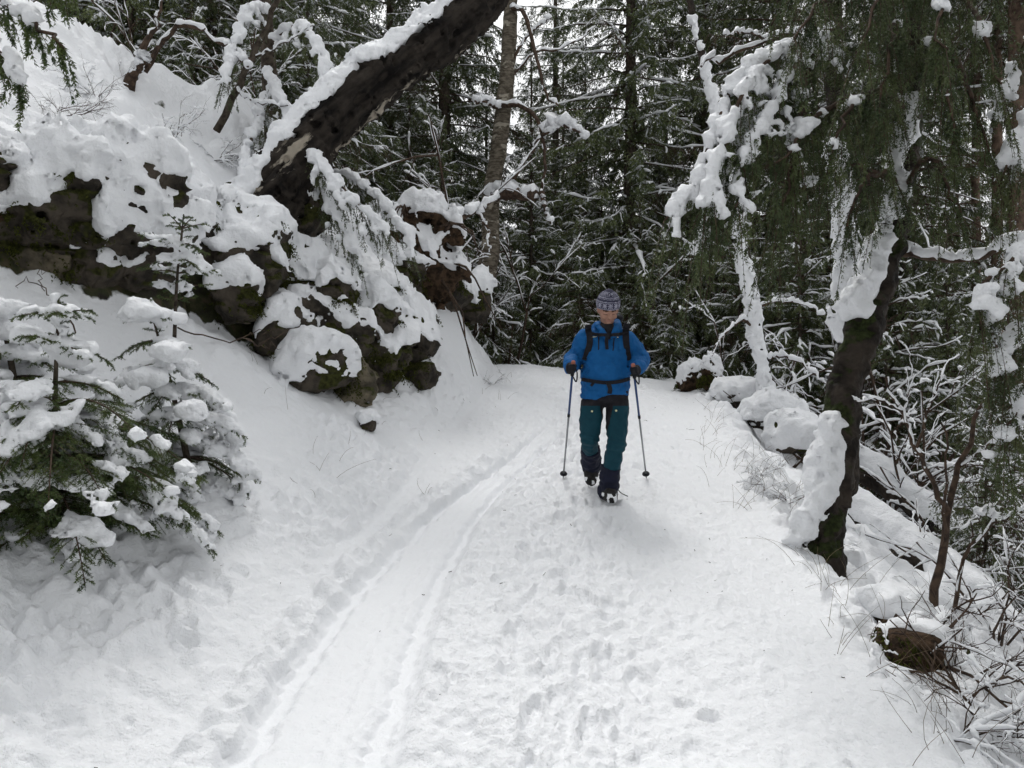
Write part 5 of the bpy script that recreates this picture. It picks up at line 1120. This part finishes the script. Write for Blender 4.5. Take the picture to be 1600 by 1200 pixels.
for i, (px, py, k, s, lab) in enumerate([
 (1450, 1030, 4, .75, 'bare twig bush growing from the dark root clump at lower right'), (1440, 1045, 5, .9, 'thick dark sprouts fanning out of the lower right root clump'), (1530, 1090, 5, .8, 'dark sprouts leaning in at the lower right edge'), (1400, 1000, 2, .6, 'low twig bush behind the snow-domed root clump'), (1500, 1060, 4, .8, 'wiry bare bush near the right edge at the bottom'), (1560, 1000, 0, .7, 'snowy bare bush near the right edge'), (1560, 1140, 4, .8, 'wiry bare bush in the lower right corner'), (1500, 1150, 2, .9, 'low snowy twigs by the lower right corner'), (1330, 860, 2, .7, 'twiggy brush right of the foot of the leaning trunk'), (1230, 780, 2, .6, 'dry brush left of the foot of the leaning trunk'), (1180, 745, 2, .5, 'dry brush in front of the brown-sided log'), (1580, 930, 1, .6, 'snow-lined bush at the right edge beside the logs')]):
    shrub(lab, gbase(px, py, 3.2) + [0, 0, -.03], k, s, 1.7 * i, (0, 0), 'wiry bushes of the right verge')

def bare_tree(label, segs, seed, material='twig', group='bare saplings'):
    root = thing('bare_sapling', label, 'tree', P(*segs[0][0][0]), group)
    for k, (pts, r0, r1, sr) in enumerate(segs): limb(root, pts, r0, r1, sr, seed + k, material, 'stem' if k == 0 else 'branch')
    return root
bare_tree('forked bare sapling with snow in its fork on the right slope', [([(1452, 985, 5.0), (1466, 900, 5.0), (1482, 800, 5.05), (1500, 730, 5.1), (1535, 640, 5.2), (1560, 560, 5.3)], .032, .010, .012), ([(1482, 800, 5.05), (1460, 760, 5.0), (1432, 700, 5.0), (1412, 645, 5.0), (1385, 590, 5.0)], .020, .007, .026), ([(1432, 700, 5.0), (1452, 640, 5.0), (1475, 590, 5.0)], .012, .004, .014), ([(1466, 900, 5.0), (1475, 840, 5.0), (1478, 740, 4.9), (1470, 660, 4.9)], .014, .006, .010), ([(1412, 645, 5.0), (1370, 625, 5.0), (1330, 618, 5.0)], .009, .003, .012), ([(1500, 730, 5.1), (1540, 700, 5.1), (1580, 690, 5.0)], .010, .004, .014)], 701)
bare_tree('thin snow-tipped sapling leaning in from the right edge', [([(1490, 960, 5.4), (1510, 870, 5.4), (1560, 815, 5.3), (1610, 790, 5.2), (1680, 760, 5.2)], .016, .007, .02), ([(1510, 870, 5.4), (1525, 820, 5.4), (1530, 760, 5.4)], .008, .003, .012), ([(1560, 815, 5.3), (1545, 800, 5.2), (1530, 803, 5.2)], .008, .004, .035)], 711)
bare_tree('grey leaning sapling crossing the upper left forest', [([(338, 205, 9.0), (370, 140, 9.0), (395, 90, 9.0), (415, 45, 9.0), (440, -10, 9.0), (460, -60, 9.0)], .045, .028, .022), ([(395, 90, 9.0), (440, 70, 8.9), (490, 40, 8.8)], .012, .004, .02), ([(370, 140, 9.0), (400, 160, 8.8), (450, 165, 8.6)], .014, .005, .03)], 721, 'bark_spruce')
bare_tree('bent snow-covered bough arching above the left ridge', [([(226, 112, 8.8), (252, 70, 8.8), (280, 38, 8.8), (315, 48, 8.8), (352, 68, 8.8), (392, 95, 8.7)], .035, .020, .045), ([(352, 68, 8.8), (372, 90, 8.7), (388, 104, 8.6)], .02, .01, .05)], 731)
bare_tree('snow-caked stump with an upright shoot on the left ridge', [([(200, 140, 8.6), (208, 112, 8.6), (222, 84, 8.6), (240, 42, 8.6), (252, 0, 8.6)], .075, .012, .05), ([(205, 125, 8.6), (222, 100, 8.5), (230, 95, 8.5)], .05, .02, .07)], 741)
bare_tree('bare snowy bough reaching out above the hanging branches', [([(1310, 40, 6.6), (1270, 52, 6.5), (1200, 62, 6.4), (1130, 90, 6.3), (1095, 105, 6.3)], .03, .010, .03), ([(1200, 62, 6.4), (1165, 50, 6.3), (1130, 55, 6.2)], .012, .004, .02)], 751)
bare_tree('broken snow-covered branch arching over the upturned root plate', [([(700, 345, 10.6), (720, 340, 10.6), (745, 330, 10.7), (775, 310, 10.8)], .05, .03, .09), ([(720, 340, 10.6), (712, 370, 10.5), (728, 410, 10.4)], .03, .012, .07), ([(745, 330, 10.7), (760, 355, 10.6), (765, 395, 10.5)], .025, .01, .05)], 761)
bare_tree('long thin twig lying across the snow from the bare sapling', [([(278, 512, 5.1), (320, 526, 4.9), (370, 532, 4.8), (415, 530, 4.7), (450, 516, 4.65)], .006, .002, 0), ([(370, 532, 4.8), (400, 520, 4.75), (430, 512, 4.7)], .003, .0012, 0), ([(385, 531, 4.8), (410, 540, 4.75), (438, 545, 4.7)], .003, .0012, 0)], 771)
bare_tree('thin crooked twig sticking up beside the bushy spruce top', [([(118, 520, 4.4), (98, 480, 4.4), (70, 455, 4.4), (45, 440, 4.4), (28, 450, 4.4)], .005, .002, 0), ([(70, 455, 4.4), (60, 430, 4.4), (72, 418, 4.4)], .003, .0015, 0)], 781)
bare_tree('dark bent root running out of the lower right root clump', [([(1440, 1060, 4.3), (1480, 1085, 4.2), (1510, 1110, 4.15), (1545, 1150, 4.1), (1580, 1200, 4.0), (1600, 1260, 3.9)], .03, .016, .03)], 791)

def pine(label, px, py_, Y, r, seed):
    f = P(px, py_, Y); root = thing('slender_pine', label, 'tree', f, 'slender pine trunks at the right edge'); zz = np.linspace(-.8, 13, 14); rr = np.random.default_rng(seed)
    p = np.stack([.05 * noise2(zz * .5 + seed, zz * 0), .03 * noise2(zz * .5, zz * 0 + seed), zz], 1); V, T, Q = tubes(p, r * np.linspace(1.1, .6, 14), 10); Geo().add(V, T, Q).obj('trunk', M['pine_bark'], root)
    c = obj('crown', SML[1][1], root); c.location = (0, 0, 8.5); c['kind'] = 'stuff'; c = obj('snow_load', SML[1][2], root); c.location = (0, 0, 8.5); c['kind'] = 'stuff'
pine('brown pine trunk at the far right edge', 1588, 890, 11.5, .14, 1); pine('slim brown pine trunk second from the right edge', 1558, 860, 13.0, .10, 2); pine('slim pine trunk third from the right edge, leaning slightly', 1525, 830, 14.5, .09, 3)

def grass(name, label, spots, seed, lmin=.15, lmax=.45, r=.0016):
    rr = np.random.default_rng(seed); o = []; d = []; L = []
    for (x0, x1, y0, y1, n, lo) in spots:
        for k in range(n):
            g = ground_at(rr.uniform(x0, x1), rr.uniform(y0, y1), lo)
            if g is None or g[1] > 14: continue
            o.append(g - [0, 0, .02]); d.append(unit(np.array([rr.normal(0, .45), rr.normal(0, .35), 1.]))); L.append(rr.uniform(lmin, lmax))
    o, d, L = map(np.array, (o, d, L)); ln = twig_lines(o, d, L, L * rr.uniform(0, .55, len(L)), 6); ln[..., 0] += (L * rr.normal(0, .3, len(L)))[:, None] * np.linspace(0, 1, 6)[None] ** 2
    V, T, Q = tubes(ln, np.full(ln.shape[:2], r) * np.linspace(1, .5, 6), 3); ob = Geo().add(V, T, Q).obj(name, M['grass'])
    ob['kind'] = 'stuff'; ob['label'] = label; ob['category'] = 'grass'
grass('dry_grass', 'dry grass stems poking through snow along the right verge', [(1095, 1140, 640, 760, 30, 5), (1140, 1260, 700, 800, 60, 5), (1060, 1100, 560, 610, 14, 8), (1290, 1420, 900, 1080, 30, 3.2), (1420, 1560, 1040, 1200, 34, 2.6), (1240, 1330, 860, 930, 14, 4)], 801)
grass('dead_stems', 'few dead stems poking through snow of the left bank', [(740, 800, 570, 640, 14, 7), (490, 570, 690, 780, 7, 4), (560, 690, 620, 700, 6, 5), (380, 460, 560, 700, 5, 4), (650, 680, 770, 790, 3, 4)], 802, .12, .3)
def litter():
    """needles, bark crumbs and bits of twig lying on the snow"""
    rr = np.random.default_rng(909); Ln = []; R = []
    for k in range(110):
        y = rr.uniform(2.3, 11); x = rr.uniform(-3.2, edge_r(y) + .4) if k % 3 else rr.normal(edge_r(y) - .2, .35); L = rr.uniform(.006, .022) if k % 14 else rr.uniform(.04, .09); a = rr.uniform(0, 6.3)
        p = np.array([x, y]) + np.linspace(-.5, .5, 3)[:, None] * L * np.array([math.cos(a), math.sin(a)]); p[1] += rr.normal(0, L * .12, 2)
        Ln.append(np.column_stack([p, gz_at(p[:, 0], p[:, 1]) + .003])); R.append(rr.uniform(.001, .0022))
    V, T, Q = tubes(np.array(Ln), np.repeat(np.array(R)[:, None], 3, 1), 4); o = Geo().add(V, T, Q).obj('forest_litter', M['twig']); o['kind'] = 'stuff'; o['label'] = 'dark needles and twig crumbs scattered on the snow'; o['category'] = 'litter'
litter()
